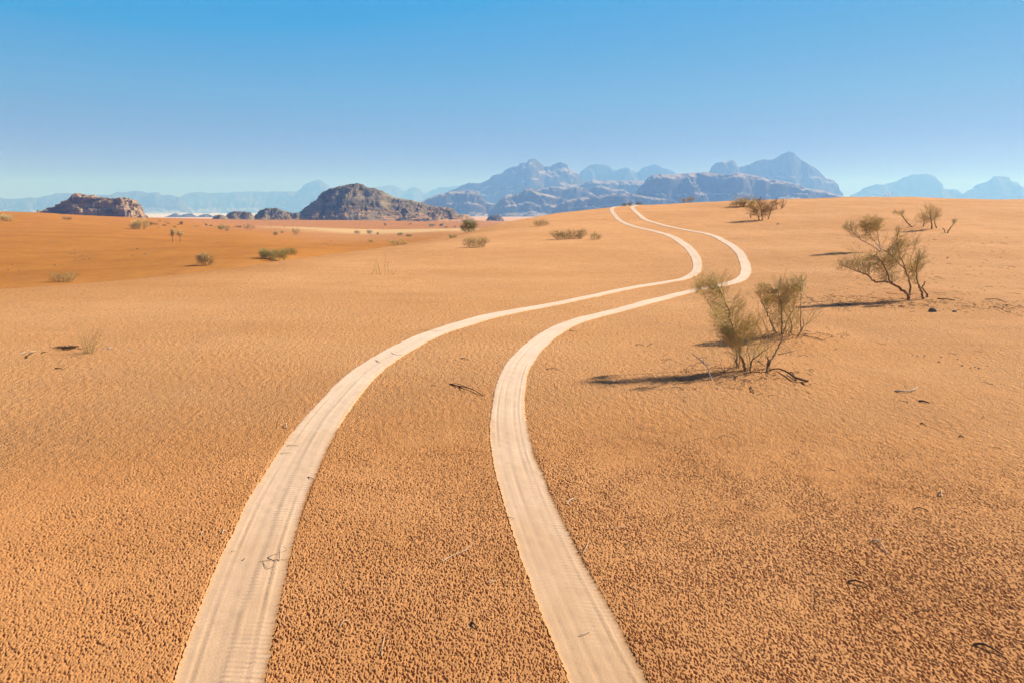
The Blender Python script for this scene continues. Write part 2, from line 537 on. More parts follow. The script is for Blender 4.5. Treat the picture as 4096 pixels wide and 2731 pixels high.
def build_ground(tracks):
    front = np.radians(np.linspace(-41, 41, 1901))
    side = np.radians(np.concatenate([np.arange(44, 180, 4.0), np.arange(180, 317, 4.0)]))
    th_n, th_f = np.concatenate([front, side]), np.concatenate([front[::2], side])
    r_n = np.exp(np.linspace(math.log(2.0), math.log(6.8), 1481))
    r_f = np.concatenate([np.exp(np.linspace(math.log(6.82), math.log(70), 400)), np.exp(np.linspace(math.log(71), math.log(900), 230)), np.exp(np.linspace(math.log(920), math.log(30000), 50))])
    r_i = np.array([0.6, 0.9, 1.2, 1.5, 1.75, 1.9])
    nf, ncn, ncf = len(front), len(th_n), len(th_f)
    # near zone: the broad shape on every fourth vertex, the pits on every one
    Rc, Tc = np.meshgrid(r_n[::4], front[::4], indexing='ij')
    Zc = ground_z(Rc * np.sin(Tc), Rc * np.cos(Tc))

    def up(a, n):
        i = np.arange(n) / 4.0
        i0 = np.minimum(i.astype(int), a.shape[0] - 2)
        t = (i - i0)[:, None]
        return a[i0] * (1 - t) + a[i0 + 1] * t

    Zb = up(up(Zc, len(r_n)).T, nf).T
    R, T = np.meshgrid(r_n, front, indexing='ij')
    X, Y = R * np.sin(T), R * np.cos(T)
    # the tyres pressed a shallow trough into the near sand
    mask = np.zeros(R.shape)
    lr = np.log(r_n)
    for XY in tracks:
        x, y = XY[..., 0].ravel(), XY[..., 1].ravel()
        rr_, tt_ = np.hypot(x, y), np.arctan2(x, y)
        k = (rr_ > 2.0) & (rr_ < 6.8) & (np.abs(tt_) < math.radians(40.9))
        ii = np.round((np.log(rr_[k]) - lr[0]) / (lr[-1] - lr[0]) * (len(lr) - 1)).astype(int)
        jj = np.round((tt_[k] - front[0]) / (front[-1] - front[0]) * (nf - 1)).astype(int)
        mask[ii, jj] = 1
    for ax in (0, 1):
        for d in (1, -1, 1, -1):
            mask = np.maximum(mask, np.roll(mask, d, ax))
    mask = np.clip(smooth(smooth(mask, 2.4, 0), 2.4, 1), 0, 1)
    q = np.clip((6.7 - r_n) / 2.2, 0, 1)
    fade_n = (q * q * (3 - 2 * q))[:, None]
    Zn = Zb - pits(X, Y, True) * fade_n * (1 - mask) - 0.010 * mask * fade_n
    S_R, S_T = np.meshgrid(r_n, side, indexing='ij')
    Vn = np.concatenate([np.stack([X, Y, Zn], -1), np.stack([S_R * np.sin(S_T), S_R * np.cos(S_T), ground_z(S_R * np.sin(S_T), S_R * np.cos(S_T))], -1)], 1)
    Rf, Tf = np.meshgrid(r_f, th_f, indexing='ij')
    Vf = np.stack([Rf * np.sin(Tf), Rf * np.cos(Tf), ground_z(Rf * np.sin(Tf), Rf * np.cos(Tf))], -1)
    Ri, Ti = np.meshgrid(r_i, th_n, indexing='ij')
    Vi = np.stack([Ri * np.sin(Ti), Ri * np.cos(Ti), ground_z(Ri * np.sin(Ti), Ri * np.cos(Ti))], -1)
    Vni = np.concatenate([Vi, Vn], 0)
    nrn = len(r_i) + len(r_n)
    V = np.concatenate([Vni.reshape(-1, 3), Vf.reshape(-1, 3), [[0, 0, float(ground_z(0.0, 0.6))]]])
    off = nrn * ncn
    last = (nrn - 1) * ncn
    qn = grid_faces(nrn, ncn, wrap=True)[:, ::-1]
    qf = grid_faces(len(r_f), ncf, wrap=True)[:, ::-1] + off
    h = np.arange((nf - 1) // 2)
    t1 = np.stack([last + 2 * h, off + h, last + 2 * h + 1], -1)
    t2 = np.stack([last + 2 * h + 1, off + h + 1, last + 2 * h + 2], -1)
    t3 = np.stack([last + 2 * h + 1, off + h, off + h + 1], -1)
    m = len(side) + 1
    kn = (nf - 1 + np.arange(m + 1)) % ncn
    kf = (nf // 2 + np.arange(m + 1)) % ncf
    qs = np.stack([last + kn[:-1], off + kf[:-1], off + kf[1:], last + kn[1:]], -1)
    j = np.arange(ncn)
    tc = np.stack([np.full(ncn, len(V) - 1), (j + 1) % ncn, j], -1)
    me = mesh_np('ground', V, [qn, qf, qs, t1, t2, t3, tc], M_SAND)
    # sand colour: tan on the near dune, orange in the valley, pale pan, reddish bank, pale far plain
    x, y = V[:, 0], V[:, 1]
    rr, tt = np.hypot(x, y), np.arctan2(x, y)
    cr = crest_radius(tt)
    near = np.array([0.535, 0.255, 0.102])
    near_lightened = np.array([0.69, 0.348, 0.150])  # colour lightened beyond the near pits to offset the bump's darker shading
    right = np.array([0.655, 0.335, 0.148])
    orange = np.array([0.465, 0.185, 0.036])
    bank = np.array([0.46, 0.185, 0.030])
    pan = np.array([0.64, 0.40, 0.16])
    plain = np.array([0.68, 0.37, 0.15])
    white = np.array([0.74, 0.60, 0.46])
    s = lambda q, a, b: (lambda t: t * t * (3 - 2 * t))(np.clip((q - a) / (b - a), 0, 1))[:, None]
    n = fbm(x / 20, y / 30, 0, 41, 3)
    c = near[None] + 0 * x[:, None]
    c = c + (near_lightened - near) * s(rr + 0.8 * n, 4.5, 9.5)
    c = c + (right - c) * s(tt + 0.08 * n, 0.10, 0.40) * s(rr, 6, 16)
    c = c + (orange * 0.5 + near * 0.5 - c) * s(rr - cr * 0.86 + n * 1.5, -4, 3) * s(-tt, -0.02, 0.18) * 0.6
    c = c + (orange - c) * s(rr - cr + 2.5 * n, -3, 26)
    far = s(tt + 0.03 * n, -0.42, -0.20)
    c = c + (near - c) * s(rr, 70, 140) * far * 0.5
    pn = fbm(x / 40, y / 9, 0, 43, 3)
    c = c + (pan - c) * s(rr + 40 * pn, 250, 300) * (1 - s(rr, 385, 410)) * s(tt + 0.05 * n, -0.36, -0.26)
    c = c + (bank - c) * s(rr, 385, 410) * (1 - s(rr, 560, 800)) * far
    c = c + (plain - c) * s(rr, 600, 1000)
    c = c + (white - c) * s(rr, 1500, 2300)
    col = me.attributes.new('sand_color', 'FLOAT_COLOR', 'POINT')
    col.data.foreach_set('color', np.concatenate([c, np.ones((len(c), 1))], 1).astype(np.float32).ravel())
    pit = me.attributes.new('pit_depth', 'FLOAT', 'POINT')
    pd = (1.0 - 0.45 * np.clip((rr - 8) / 25, 0, 1)) * (1 - 0.92 * np.clip((6.7 - rr) / 2.2, 0, 1) ** 2 * (3 - 2 * np.clip((6.7 - rr) / 2.2, 0, 1)))
    pit.data.foreach_set('value', pd.astype(np.float32))
    o = link('ground', me)
    tag(o, 'rippled orange desert sand running from the near dune to the far plain', 'sand', kind='structure')


# ------------------------------------------------------------------ tyre tracks
def catmull(P, n=24):
    P = np.asarray(P, float)
    Q = np.concatenate([[2 * P[0] - P[1]], P, [2 * P[-1] - P[-2]]])
    out = []
    for i in range(1, len(Q) - 2):
        t = np.linspace(0, 1, n, endpoint=False)[:, None]
        a, b, c, d = Q[i - 1], Q[i], Q[i + 1], Q[i + 2]
        out.append(0.5 * (2 * b + (c - a) * t + (2 * a - 5 * b + 4 * c - d) * t ** 2 + (3 * b - a - 3 * c + d) * t ** 3))
    out.append(P[-1:])
    return np.concatenate(out)


def resample(P, step_fn):
    d = np.concatenate([[0], np.cumsum(np.linalg.norm(np.diff(P, axis=0), axis=1))])
    s, out = 0.0, []
    while s < d[-1]:
        p = np.array([np.interp(s, d, P[:, k]) for k in range(P.shape[1])])
        out.append(p)
        s += step_fn(p)
    return np.array(out)


TRACK_LEFT = (
    [(680, 2731), (722, 2610), (770, 2467), (807, 2377), (839, 2292), (881, 2218), (918, 2122), (950, 2059), (993, 1979), (1062, 1869), (1120, 1770), (1187, 1686), (1268, 1596), (1348, 1520),
     (1437, 1449), (1506, 1409), (1591, 1367), (1689, 1320), (1783, 1299), (1910, 1260), (2029, 1237), (2144, 1224), (2250, 1205), (2400, 1173), (2500, 1151), (2615, 1132), (2730, 1115), (2764, 1098),
     (2775, 1069), (2768, 1041), (2752, 1009), (2717, 978), (2661, 943), (2609, 925), (2556, 917), (2521, 910), (2479, 890), (2454, 866), (2438, 841), (2443, 831)],
    [(1056, 2731), (1069, 2642), (1093, 2509), (1117, 2403), (1136, 2271), (1167, 2154), (1205, 2032), (1254, 1922), (1303, 1815), (1348, 1730), (1397, 1650), (1446, 1578), (1513, 1511), (1578, 1446),
     (1655, 1405), (1719, 1367), (1825, 1324), (1974, 1273), (2038, 1258), (2123, 1241), (2250, 1218), (2400, 1186), (2500, 1160), (2615, 1141), (2714, 1127), (2760, 1115), (2798, 1092), (2810, 1057),
     (2807, 1041), (2787, 1006), (2749, 971), (2696, 943), (2644, 927), (2574, 913), (2538, 906), (2493, 887), (2468, 862), (2453, 841), (2458, 831)])
TRACK_RIGHT = (
    [(2287, 2731), (2239, 2615), (2197, 2509), (2138, 2377), (2101, 2292), (2075, 2218), (2038, 2112), (2001, 1979), (1979, 1900), (1957, 1800), (1951, 1703), (1957, 1618), (1974, 1533), (2008, 1465),
     (2063, 1401), (2140, 1346), (2180, 1316), (2246, 1290), (2306, 1263), (2400, 1250), (2500, 1226), (2577, 1203), (2661, 1180), (2730, 1164), (2768, 1154), (2898, 1137), (2951, 1111), (2965, 1077),
     (2955, 1042), (2942, 1017), (2910, 985), (2858, 957), (2816, 939), (2753, 925), (2696, 918), (2626, 901), (2566, 880), (2549, 862), (2521, 836), (2517, 829)],
    [(2594, 2731), (2552, 2631), (2483, 2509), (2414, 2409), (2366, 2313), (2319, 2218), (2260, 2101), (2207, 1995), (2175, 1900), (2127, 1800), (2101, 1681), (2101, 1609), (2119, 1490), (2140, 1435),
     (2178, 1388), (2225, 1350), (2276, 1312), (2335, 1286), (2400, 1270), (2500, 1245), (2596, 1218), (2691, 1191), (2768, 1168), (2913, 1145), (2978, 1130), (3001, 1103), (3007, 1073),
     (2993, 1038), (2991, 1027), (2956, 988), (2910, 959), (2851, 936), (2788, 922), (2714, 913), (2644, 895), (2591, 880), (2570, 862), (2542, 838), (2533, 831)])


def track_path(edges, wlim):
    A, B = (catmull(np.array([hit(px, py)[:2] for px, py in e]), 16) for e in edges)
    d = np.linalg.norm(A[:, None] - B[None], axis=2)
    k = d.argmin(1)
    C, Wd = (A + B[k]) / 2, d[np.arange(len(A)), k]
    P = np.concatenate([C, np.clip(Wd, *wlim)[:, None]], 1)
    r0 = P[0, :2] - P[20, :2]
    r0 /= np.linalg.norm(r0)
    start = np.array([[*(P[0, :2] + r0 * q), P[0, 2]] for q in (2.5, 1.6, 0.8)])
    r1 = np.array([0.35, 1.0]) / math.hypot(0.35, 1)
    end = np.array([[*(P[-1, :2] + r1 * q), P[-1, 2]] for q in (1.5, 4, 8, 14)])
    P = resample(np.concatenate([start, P, end]), lambda p: 0.1)
    sg = smooth(P, 5.0, 0)
    sg2 = smooth(P, 10.0, 0)
    q = np.clip((np.hypot(P[:, 0], P[:, 1]) - 8) / 14, 0, 1)[:, None]
    P = sg * (1 - q) + sg2 * q
    P = resample(P, lambda p: 0.008 + 0.0012 * max(0, math.hypot(p[0], p[1]) - 3) ** 1.6)
    T = np.gradient(P[:, :2], axis=0)
    T /= np.linalg.norm(T, axis=1)[:, None]
    Nn = np.stack([T[:, 1], -T[:, 0]], 1)
    k = np.hypot(P[:, 0], P[:, 1]) < 9
    t = np.arange(0, k.sum() - 1, 0.25)
    Pk, Nk = (np.stack([np.interp(t, np.arange(k.sum()), a[k][:, c]) for c in range(a.shape[1])], 1) for a in (P, Nn))
    foot = Pk[:, None, :2] + Nk[:, None] * (Pk[:, 2, None] * np.linspace(-0.48, 0.48, 240)[None])[..., None]
    return P, Nn, foot


def build_track(path, seed, label, double):
    P, Nn, _ = path
    n = len(P)
    arc = np.concatenate([[0], np.cumsum(np.linalg.norm(np.diff(P[:, :2], axis=0), axis=1))])
    g = np.random.default_rng(seed)
    nv = 33
    f = np.linspace(-1, 1, nv)
    f = np.sign(f) * (1 - (1 - np.abs(f)) ** 1.35)
    half = P[:, 2] / 2
    # ragged rims: sand fallen in from the sides and little teeth left by the tyre shoulder
    jl = 0.004 * noise3(arc / 0.02, 3.1, 0, seed) + 0.010 * noise3(arc / 0.4, 7.7, 0, seed + 1) + g.normal(0, 0.002, n)
    jr = 0.005 * noise3(arc / 0.018, 5.3, 0, seed + 2) + 0.010 * noise3(arc / 0.4, 1.7, 0, seed + 3) + g.normal(0, 0.003, n)
    off = half[:, None] * f[None] + np.where(f[None] < 0, jl[:, None] * np.abs(f[None]) ** 3, jr[:, None] * np.abs(f[None]) ** 3)
    XY = P[:, None, :2] + Nn[:, None] * off[..., None]
    base = ground_z(XY[..., 0], XY[..., 1])
    vv = off / np.median(half)
    rad = np.hypot(XY[..., 0], XY[..., 1])
    q = np.clip((6.7 - rad) / 2.2, 0, 1)
    q = q * q * (3 - 2 * q)
    h = (0.0035 + 0.00025 * rad) * (1 - q) - 0.0034 * q
    for pos, hh, wd in ((-0.62, -0.005, 0.03), (-0.56, 0.003, 0.03), (-0.25, -0.0045, 0.03), (0.02, 0.002, 0.05), (0.30, -0.004, 0.03), (0.62, -0.004, 0.03), (0.68, 0.008, 0.028)):
        w = pos + 0.05 * noise3(arc / 1.7, pos * 9, 0, seed + 5)[:, None]
        h = h + 1.0 * hh * (0.6 + 0.5 * noise3(arc / 0.6, pos * 5, 0, seed + 6)[:, None]) * np.exp(-((vv - w) / wd) ** 2)
    if double:                                              # the rear tyre ran a little beside the front one
        w = 0.12 + 0.30 * fbm(arc / 2.2, 0.5, 0, seed + 15, 2)
        h = h + 0.0045 * np.clip((vv - w[:, None]) / 0.05, 0, 1) - 0.002 + 0.003 * np.exp(-((vv - w[:, None] - 0.04) / 0.04) ** 2)
    h = h + 0.0016 * noise3(XY[..., 0] / 0.06, XY[..., 1] / 0.06, 0, seed + 8)
    # the rims lift slightly towards the untouched sand, then dive under it
    h = h + 0.004 * q * np.clip((np.abs(f) - 0.86) / 0.14, 0, 1)[None] ** 2
    rim = np.clip((1 - np.abs(f)) / 0.05, 0, 1)[None]
    Z = base + np.where(q > 0.5, h, h * rim - 0.003 * (1 - rim))
    V = np.concatenate([XY, Z[..., None]], -1).reshape(-1, 3)
    me = mesh_np('tyre_track', V, [grid_faces(n, nv)[:, ::-1]], M_TRACK)
    rim_a = me.attributes.new('rim', 'FLOAT', 'POINT')
    rim_a.data.foreach_set('value', np.broadcast_to(np.abs(f)[None], off.shape).astype(np.float32).ravel())
    far_pale = me.attributes.new('far_pale', 'FLOAT', 'POINT')
    far_pale.data.foreach_set('value', np.clip((rad.ravel() - 2.2) / 6.5, 0, 1).astype(np.float32))
    uvl = me.uv_layers.new(name='UVMap')
    uvs = np.stack([np.broadcast_to(arc[:, None], off.shape), off], -1).reshape(-1, 2)
    li = np.zeros(len(me.loops), np.int32)
    me.loops.foreach_get('vertex_index', li)
    uvl.data.foreach_set('uv', uvs[li].astype(np.float32).ravel())
    o = link('tyre_track', me)
    tag(o, label, 'tyre track', 'tyre tracks winding over the dune', 'structure')


# ------------------------------------------------------------------ mountains and rock outcrops
def massif(name, outline, Y, base_z, mat, seed, thick=1.0, step=2.0, nv=70, rugged=0.10, jag=1.2, cliff=0.5, flute=0.35, strata=0.0, skirt=0.7, block=0.0, shift=0.3, warp_k=0.55, gul_k=0.16, low_top=0.45, gentle=True):
    """A rock massif: the crest line has the given outline at distance Y; front and back flanks fall from it to base_z."""
    o = sorted(outline)
    px = np.array([p[0] for p in o], float)
    py = np.array([p[1] for p in o], float)
    by = HORIZON - (base_z - CAM_H) / Y * F_PX
    px = np.concatenate([[px[0] - skirt * max(by - py[0], 1) - 2], px, [px[-1] + skirt * max(by - py[-1], 1) + 2]])
    py = np.concatenate([[by + 1], py, [by + 1]])
    u = np.arange(px[0], px[-1] + step, step)
    hy = np.interp(u, px, py)
    hy = hy - jag * fbm(u / 9, seed * 3.7, 0, seed, 4) * np.clip((by - hy) / 20, 0, 1)
    X, Zc = at(u, hy, Y)[0], at(u, hy, Y)[2]
    Hh = np.maximum(Zc - base_z, 0.0)
    m_px = Y / F_PX
    hmax = Hh.max()
    v = np.linspace(-1, 1, nv)
    v = np.sign(v) * np.abs(v) ** 1.15
    U, Vv = np.meshgrid(u, v, indexing='ij')
    a = np.abs(Vv)
    lam = hmax / m_px                                          # the massif's height in pixels
    warp = warp_k * lam * fbm(U / (0.55 * lam), Vv * 2.2, 0, seed + 5, 4) * a ** 0.8
    Hw = np.minimum(np.interp(U + warp, u, Hh), Hh[:, None] * (1.0 - 0.06 * a))
    aw = np.clip(a + shift * a * (1 - a) * 4 * fbm(U / (0.75 * lam), Vv * 1.6, 0, seed + 9, 4), 0, 1)
    aw = np.where(a > 0.9, aw + (1 - aw) * (a - 0.9) * 10, aw)
    dome = 1 - aw ** 1.7
    cl = np.interp(aw, [0, 0.06, 0.22, 0.36, 0.50, 0.60, 1.0], [1, 0.97, 0.88, 0.52, 0.44, 0.14, 0] if gentle else [1, 0.93, 0.74, 0.56, 0.44, 0.22, 0])
    P = dome * (1 - cliff) + cl * cliff
    Z = Hw * P
    gul = ridged(U / (gul_k * lam), Vv * 1.3, 0, seed + 13, 4) - 0.75
    Z = Z - flute * Hw * np.clip(gul, -0.06, 0.3) * np.clip(a * 3.0, 0, 1) * np.clip((1 - a) * 2.2, 0, 1)
    Wd = thick * (0.35 * hmax + 0.65 * smooth(Hh, max(2.0, 0.2 * lam / step), 0))
    Xg = np.broadcast_to(X[:, None], U.shape) + 0.0
    Yg = Y + Vv * Wd[:, None] + 0.25 * Wd[:, None] * fbm(U / (0.6 * lam), 0.3, 0, seed + 17, 3) * (1 - a)
    # rubble, ledges and overhang-free blocks
    sc = hmax * 0.16
    d = fbm(Xg / sc, Yg / sc, Z / sc * 1.5, seed + 21, 5, 0.6)
    Z = Z + rugged * hmax * 0.55 * d * np.clip(Z / (0.12 * hmax), 0, 1) * np.clip(a * 5 + 0.15, 0, 1)
    if strata:
        lay = hmax * strata
        zz = Z + 0.5 * lay * fbm(Xg / (6 * sc), Yg / (6 * sc), 0, seed + 25, 3)
        q = np.floor(zz / lay)
        fr = zz / lay - q
        st = (q + np.clip((fr - 0.35) / 0.3, 0, 1)) * lay - (zz - Z)
        Z = Z + 0.65 * (st - Z) * np.clip(Z / (0.1 * hmax), 0, 1) * np.clip(a * 4, 0.1, 1)
    dx = fbm(Xg / sc, Yg / sc, Z / sc, seed + 31, 4, 0.6)
    dy = fbm(Xg / sc, Yg / sc, Z / sc, seed + 37, 4, 0.6)
    Xg = Xg + rugged * hmax * 0.6 * dx * np.clip(Z / (0.1 * hmax), 0, 1)
    Yg = Yg + rugged * hmax * 0.8 * dy * np.clip(Z / (0.1 * hmax), 0, 1)
    if block:
        bl = hmax * block
        Z = Z + bl * 0.7 * np.abs(noise3(Xg / bl * 0.8, Yg / bl * 0.8, Z / bl, seed + 41)) * np.clip(Z / (0.1 * hmax), 0, 1) * np.clip(a * 5, 0, 1)
    Zw = base_z + np.where(a >= 0.999, -2.0 - 0.02 * hmax, Z)
    V = np.stack([Xg, Yg, Zw], -1).reshape(-1, 3)
    fac = grid_faces(len(u), nv)
    me = mesh_np(name, V, [fac[:, ::-1]], mat)
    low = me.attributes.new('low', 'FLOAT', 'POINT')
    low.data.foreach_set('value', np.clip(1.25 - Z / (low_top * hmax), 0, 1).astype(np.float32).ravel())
    # keep the surface facing outwards
    return link(name, me)


def ground_base(px, Y):
    return float(ground_z(float(ray(px, HORIZON)[0]) * Y, Y))


FAR_MOUNTAINS = [
    # label, distance, outline, seed, thickness, cliff, flute
    ('long low hazy range behind the brown butte', 4400, [(-120, 775), (-60, 782), (0, 790), (25, 797), (91, 794), (116, 790), (154, 792), (182, 785), (207, 782), (228, 774), (270, 773), (291, 778), (333, 780), (382, 780), (442, 780), (470, 767), (491, 771), (519, 766), (547, 763), (568, 766), (582, 773), (603, 771), (628, 769), (642, 780), (649, 783), (666, 779), (687, 782), (722, 792)], 2, 1.6, 0.7, 0.4),
    ('flat topped hazy mesa left of the pale dome', 5200, [(690, 800), (722, 790), (750, 773), (772, 769), (812, 769), (826, 773), (858, 773), (875, 771), (924, 769), (988, 766), (1044, 767), (1068, 769), (1082, 765), (1114, 767), (1152, 765), (1184, 769), (1240, 775)], 3, 1.6, 0.85, 0.3),
    ('pale rounded peak rising behind the dark rock hill', 5000, [(1082, 829), (1103, 812), (1121, 806), (1160, 806), (1191, 766), (1205, 755), (1212, 743), (1230, 732), (1254, 724), (1272, 719), (1289, 724), (1310, 739), (1321, 750), (1331, 752), (1360, 770), (1400, 800)], 4, 1.3, 0.75, 0.35),
    ('two faint hazy peaks right of the dark rock hill', 5600, [(1440, 770), (1495, 750), (1519, 748), (1551, 742), (1575, 741), (1589, 748), (1603, 759), (1619, 766), (1638, 752), (1656, 747), (1670, 753), (1688, 767), (1698, 777), (1723, 762), (1754, 750), (1793, 748), (1831, 742), (1880, 738), (1950, 745)], 5, 1.5, 0.5, 0.3),
    ('broad twin peaked mountain in the middle of the skyline', 3050, [(1780, 775), (1803, 764), (1828, 752), (1873, 731), (1887, 732), (1916, 734), (1958, 717), (1975, 703), (2010, 692), (2024, 676), (2049, 664), (2065, 667), (2077, 655), (2091, 649), (2103, 652), (2115, 638), (2133, 630), (2151, 639), (2175, 662), (2182, 667), (2195, 661), (2205, 664), (2219, 653), (2247, 645), (2261, 650), (2272, 662), (2277, 673), (2289, 678), (2303, 689), (2317, 700), (2342, 736), (2370, 760)], 6, 1.5, 0.55, 0.45),
    ('faint double hump mountain behind the twin peaks', 3950, [(2270, 730), (2317, 696), (2338, 678), (2360, 659), (2388, 652), (2409, 655), (2437, 660), (2451, 671), (2465, 683), (2479, 676), (2507, 675), (2535, 682), (2556, 690), (2566, 676), (2580, 667), (2605, 659), (2626, 655), (2640, 664), (2651, 673), (2668, 675), (2693, 683), (2707, 695), (2760, 730)], 7, 1.3, 0.7, 0.25),
    ('pale low ridge below the double hump', 2600, [(2320, 745), (2345, 729), (2367, 722), (2451, 724), (2574, 725), (2640, 740)], 8, 1.2, 0.5, 0.4),
    ('tallest hazy peak with a hooked left shoulder', 3000, [(2800, 720), (2835, 685), (2847, 666), (2861, 652), (2893, 644), (2910, 644), (2931, 636), (2945, 645), (2953, 659), (2958, 669), (2981, 662), (2995, 655), (3005, 657), (3033, 640), (3065, 633), (3082, 639), (3103, 634), (3121, 618), (3149, 604), (3166, 610), (3184, 627), (3195, 643), (3205, 645), (3226, 659), (3251, 673), (3279, 692), (3303, 715), (3324, 718), (3342, 739), (3352, 760), (3356, 778)], 9, 1.2, 0.6, 0.4),
    ('blue mesa with a steep right end on the right horizon', 4200, [(3404, 782), (3441, 766), (3454, 753), (3503, 737), (3532, 739), (3594, 724), (3628, 706), (3669, 697), (3719, 694), (3740, 699), (3760, 716), (3769, 745), (3785, 757), (3827, 757), (3851, 772)], 10, 1.4, 0.8, 0.2),
    ('stepped blue butte at the right end of the skyline', 4000, [(3851, 772), (3868, 760), (3893, 757), (3897, 741), (3947, 726), (3968, 706), (3996, 704), (4034, 710), (4042, 724), (4071, 731), (4088, 745), (4130, 750), (4180, 775)], 12, 1.3, 0.8, 0.2),
    ('rounded dome mountain with a sunlit right face', 2050, [(1660, 822), (1681, 810), (1716, 792), (1751, 778), (1803, 767), (1828, 764), (1891, 763), (1909, 769), (1930, 789), (1947, 810), (1982, 817), (1995, 830)], 14, 1.2, 0.5, 0.4),
    ('low broad blue hill beside the sunlit dome', 1950, [(1975, 830), (1989, 817), (2003, 796), (2028, 781), (2087, 771), (2101, 757), (2121, 753), (2135, 759), (2163, 774), (2216, 783), (2275, 799), (2320, 812)], 15, 1.2, 0.5, 0.45),
    ('blue shoulder hill under the twin peaks', 2200, [(2110, 775), (2153, 757), (2205, 748), (2268, 750), (2293, 746), (2338, 752), (2363, 771), (2400, 795)], 16, 1.2, 0.5, 0.4),
    ('small layered hill between shoulder hill and long whaleback', 2250, [(2330, 775), (2363, 757), (2381, 746), (2402, 745), (2430, 752), (2451, 760), (2489, 760), (2521, 778), (2560, 790)], 18, 1.2, 0.6, 0.4),
    ('low front ridge just behind the dune crest', 1800, [(2230, 820), (2251, 810), (2296, 795), (2381, 785), (2451, 774), (2521, 776), (2600, 790), (2700, 800)], 19, 1.2, 0.5, 0.4),
    ('long dark blue whaleback mountain behind the tyre tracks', 1950, [(2500, 790), (2521, 780), (2552, 767), (2570, 743), (2591, 715), (2612, 699), (2644, 696), (2696, 699), (2749, 692), (2801, 689), (2837, 687), (2872, 694), (2903, 699), (2928, 694), (2953, 692), (2988, 695), (3033, 703), (3079, 717), (3103, 721), (3152, 728), (3191, 738), (3209, 748), (3247, 757), (3289, 764), (3331, 774), (3373, 783), (3420, 800)], 20, 1.3, 0.65, 0.35),
    ('tiny pale hillocks on the white plain beside the butte', 1800, [(660, 868), (685, 860), (702, 853), (722, 862), (735, 858), (765, 855), (790, 866), (806, 860), (826, 855), (845, 862), (870, 868)], 24, 1.5, 0.4, 0.4),
]


def build_mountains():
    for label, Y, outline, seed, thick, cliff, flute in FAR_MOUNTAINS:
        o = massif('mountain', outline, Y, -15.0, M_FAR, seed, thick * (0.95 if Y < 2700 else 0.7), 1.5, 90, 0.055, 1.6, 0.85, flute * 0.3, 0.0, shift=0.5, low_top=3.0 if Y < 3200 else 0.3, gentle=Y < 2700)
        tag(o, label, 'mountain', 'mountains along the skyline', 'structure')


OUTCROPS = [
    ('rock_butte', 'brown craggy sandstone butte with sunlit right block', 'rock butte', 420, M_BUTTE, 31,
     [(140, 853), (193, 836), (224, 829), (242, 811), (274, 794), (298, 781), (312, 772), (325, 775), (337, 781), (350, 780), (361, 785), (386, 787), (428, 792), (456, 796), (474, 794), (498, 791), (526, 799), (547, 813), (556, 832), (560, 853), (575, 866)],
     dict(thick=1.0, step=1.0, nv=150, rugged=0.16, jag=2.2, cliff=0.95, gul_k=0.30, flute=0.8, strata=0.12, skirt=0.3, block=0.10)),
    ('rock_hill', 'large dark rock hill with a sloping right tail', 'rock hill', 610, M_ROCK, 34,
     [(1152, 880), (1191, 857), (1226, 829), (1254, 811), (1275, 801), (1280, 783), (1296, 769), (1321, 757), (1349, 748), (1401, 739), (1433, 734), (1454, 739), (1472, 750), (1505, 755), (1533, 767), (1558, 781), (1582, 792), (1628, 799), (1681, 810), (1709, 820), (1723, 826), (1761, 829), (1803, 833), (1817, 845), (1835, 859), (1863, 862), (1888, 873)],
     dict(thick=1.5, step=1.25, nv=170, rugged=0.07, jag=2.4, cliff=0.35, warp_k=1.3, gul_k=0.42, flute=0.75, strata=0.04, skirt=0.5, block=0.03)),
    ('rock_outcrop', 'low dark rounded outcrop left of the dark rock hill', 'rock outcrop', 580, M_ROCK, 36,
     [(895, 872), (917, 852), (939, 846), (974, 847), (1002, 851), (1010, 862), (1018, 874)],
     dict(thick=1.2, step=0.8, nv=70, rugged=0.15, jag=1.0, cliff=0.6, flute=0.4, strata=0.12, skirt=0.5)),
    ('rock_outcrop', 'small outcrop with sandy flank at the far left of the low rocks', 'rock outcrop', 560, M_ROCK, 37,
     [(851, 872), (858, 864), (875, 859), (890, 861), (905, 868)],
     dict(thick=1.6, step=0.8, nv=50, rugged=0.12, jag=0.8, cliff=0.5, flute=0.3, strata=0.15, skirt=0.5)),
    ('rock_outcrop', 'low jagged ridge touching the left foot of the dark rock hill', 'rock outcrop', 590, M_ROCK, 39,
     [(1030, 856), (1040, 843), (1065, 834), (1080, 834), (1103, 832), (1124, 843), (1149, 848), (1170, 853), (1191, 852), (1215, 862)],
     dict(thick=1.6, step=0.8, nv=80, rugged=0.2, jag=1.4, cliff=0.5, flute=0.4, strata=0.12, skirt=0.8)),
    ('rock_outcrop', 'small lone reddish rock between the dark hill and the dune', 'rock outcrop', 760, M_ROCK, 42,
     [(1951, 872), (1958, 865), (1975, 862), (2000, 860), (2010, 872)],
     dict(thick=1.2, step=0.8, nv=50, rugged=0.2, jag=1.2, cliff=0.5, flute=0.4, strata=0.15, skirt=0.5)),
    ('rock_outcrop', 'low broken rock shelf at the foot of the dark hill tail', 'rock outcrop', 565, M_ROCK, 44,
     [(1585, 878), (1600, 872), (1622, 869), (1640, 874), (1655, 880), (1690, 877), (1712, 873), (1728, 879)],
     dict(thick=1.6, step=0.8, nv=50, rugged=0.2, jag=1.2, cliff=0.5, flute=0.4, strata=0.15, skirt=0.5)),
]


def build_outcrops():
    for name, label, cat, Y, mat, seed, outline, kw in OUTCROPS:
        mid = 0.5 * (outline[0][0] + outline[-1][0])
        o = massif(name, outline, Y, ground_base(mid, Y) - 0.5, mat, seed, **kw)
        tag(o, label, cat)


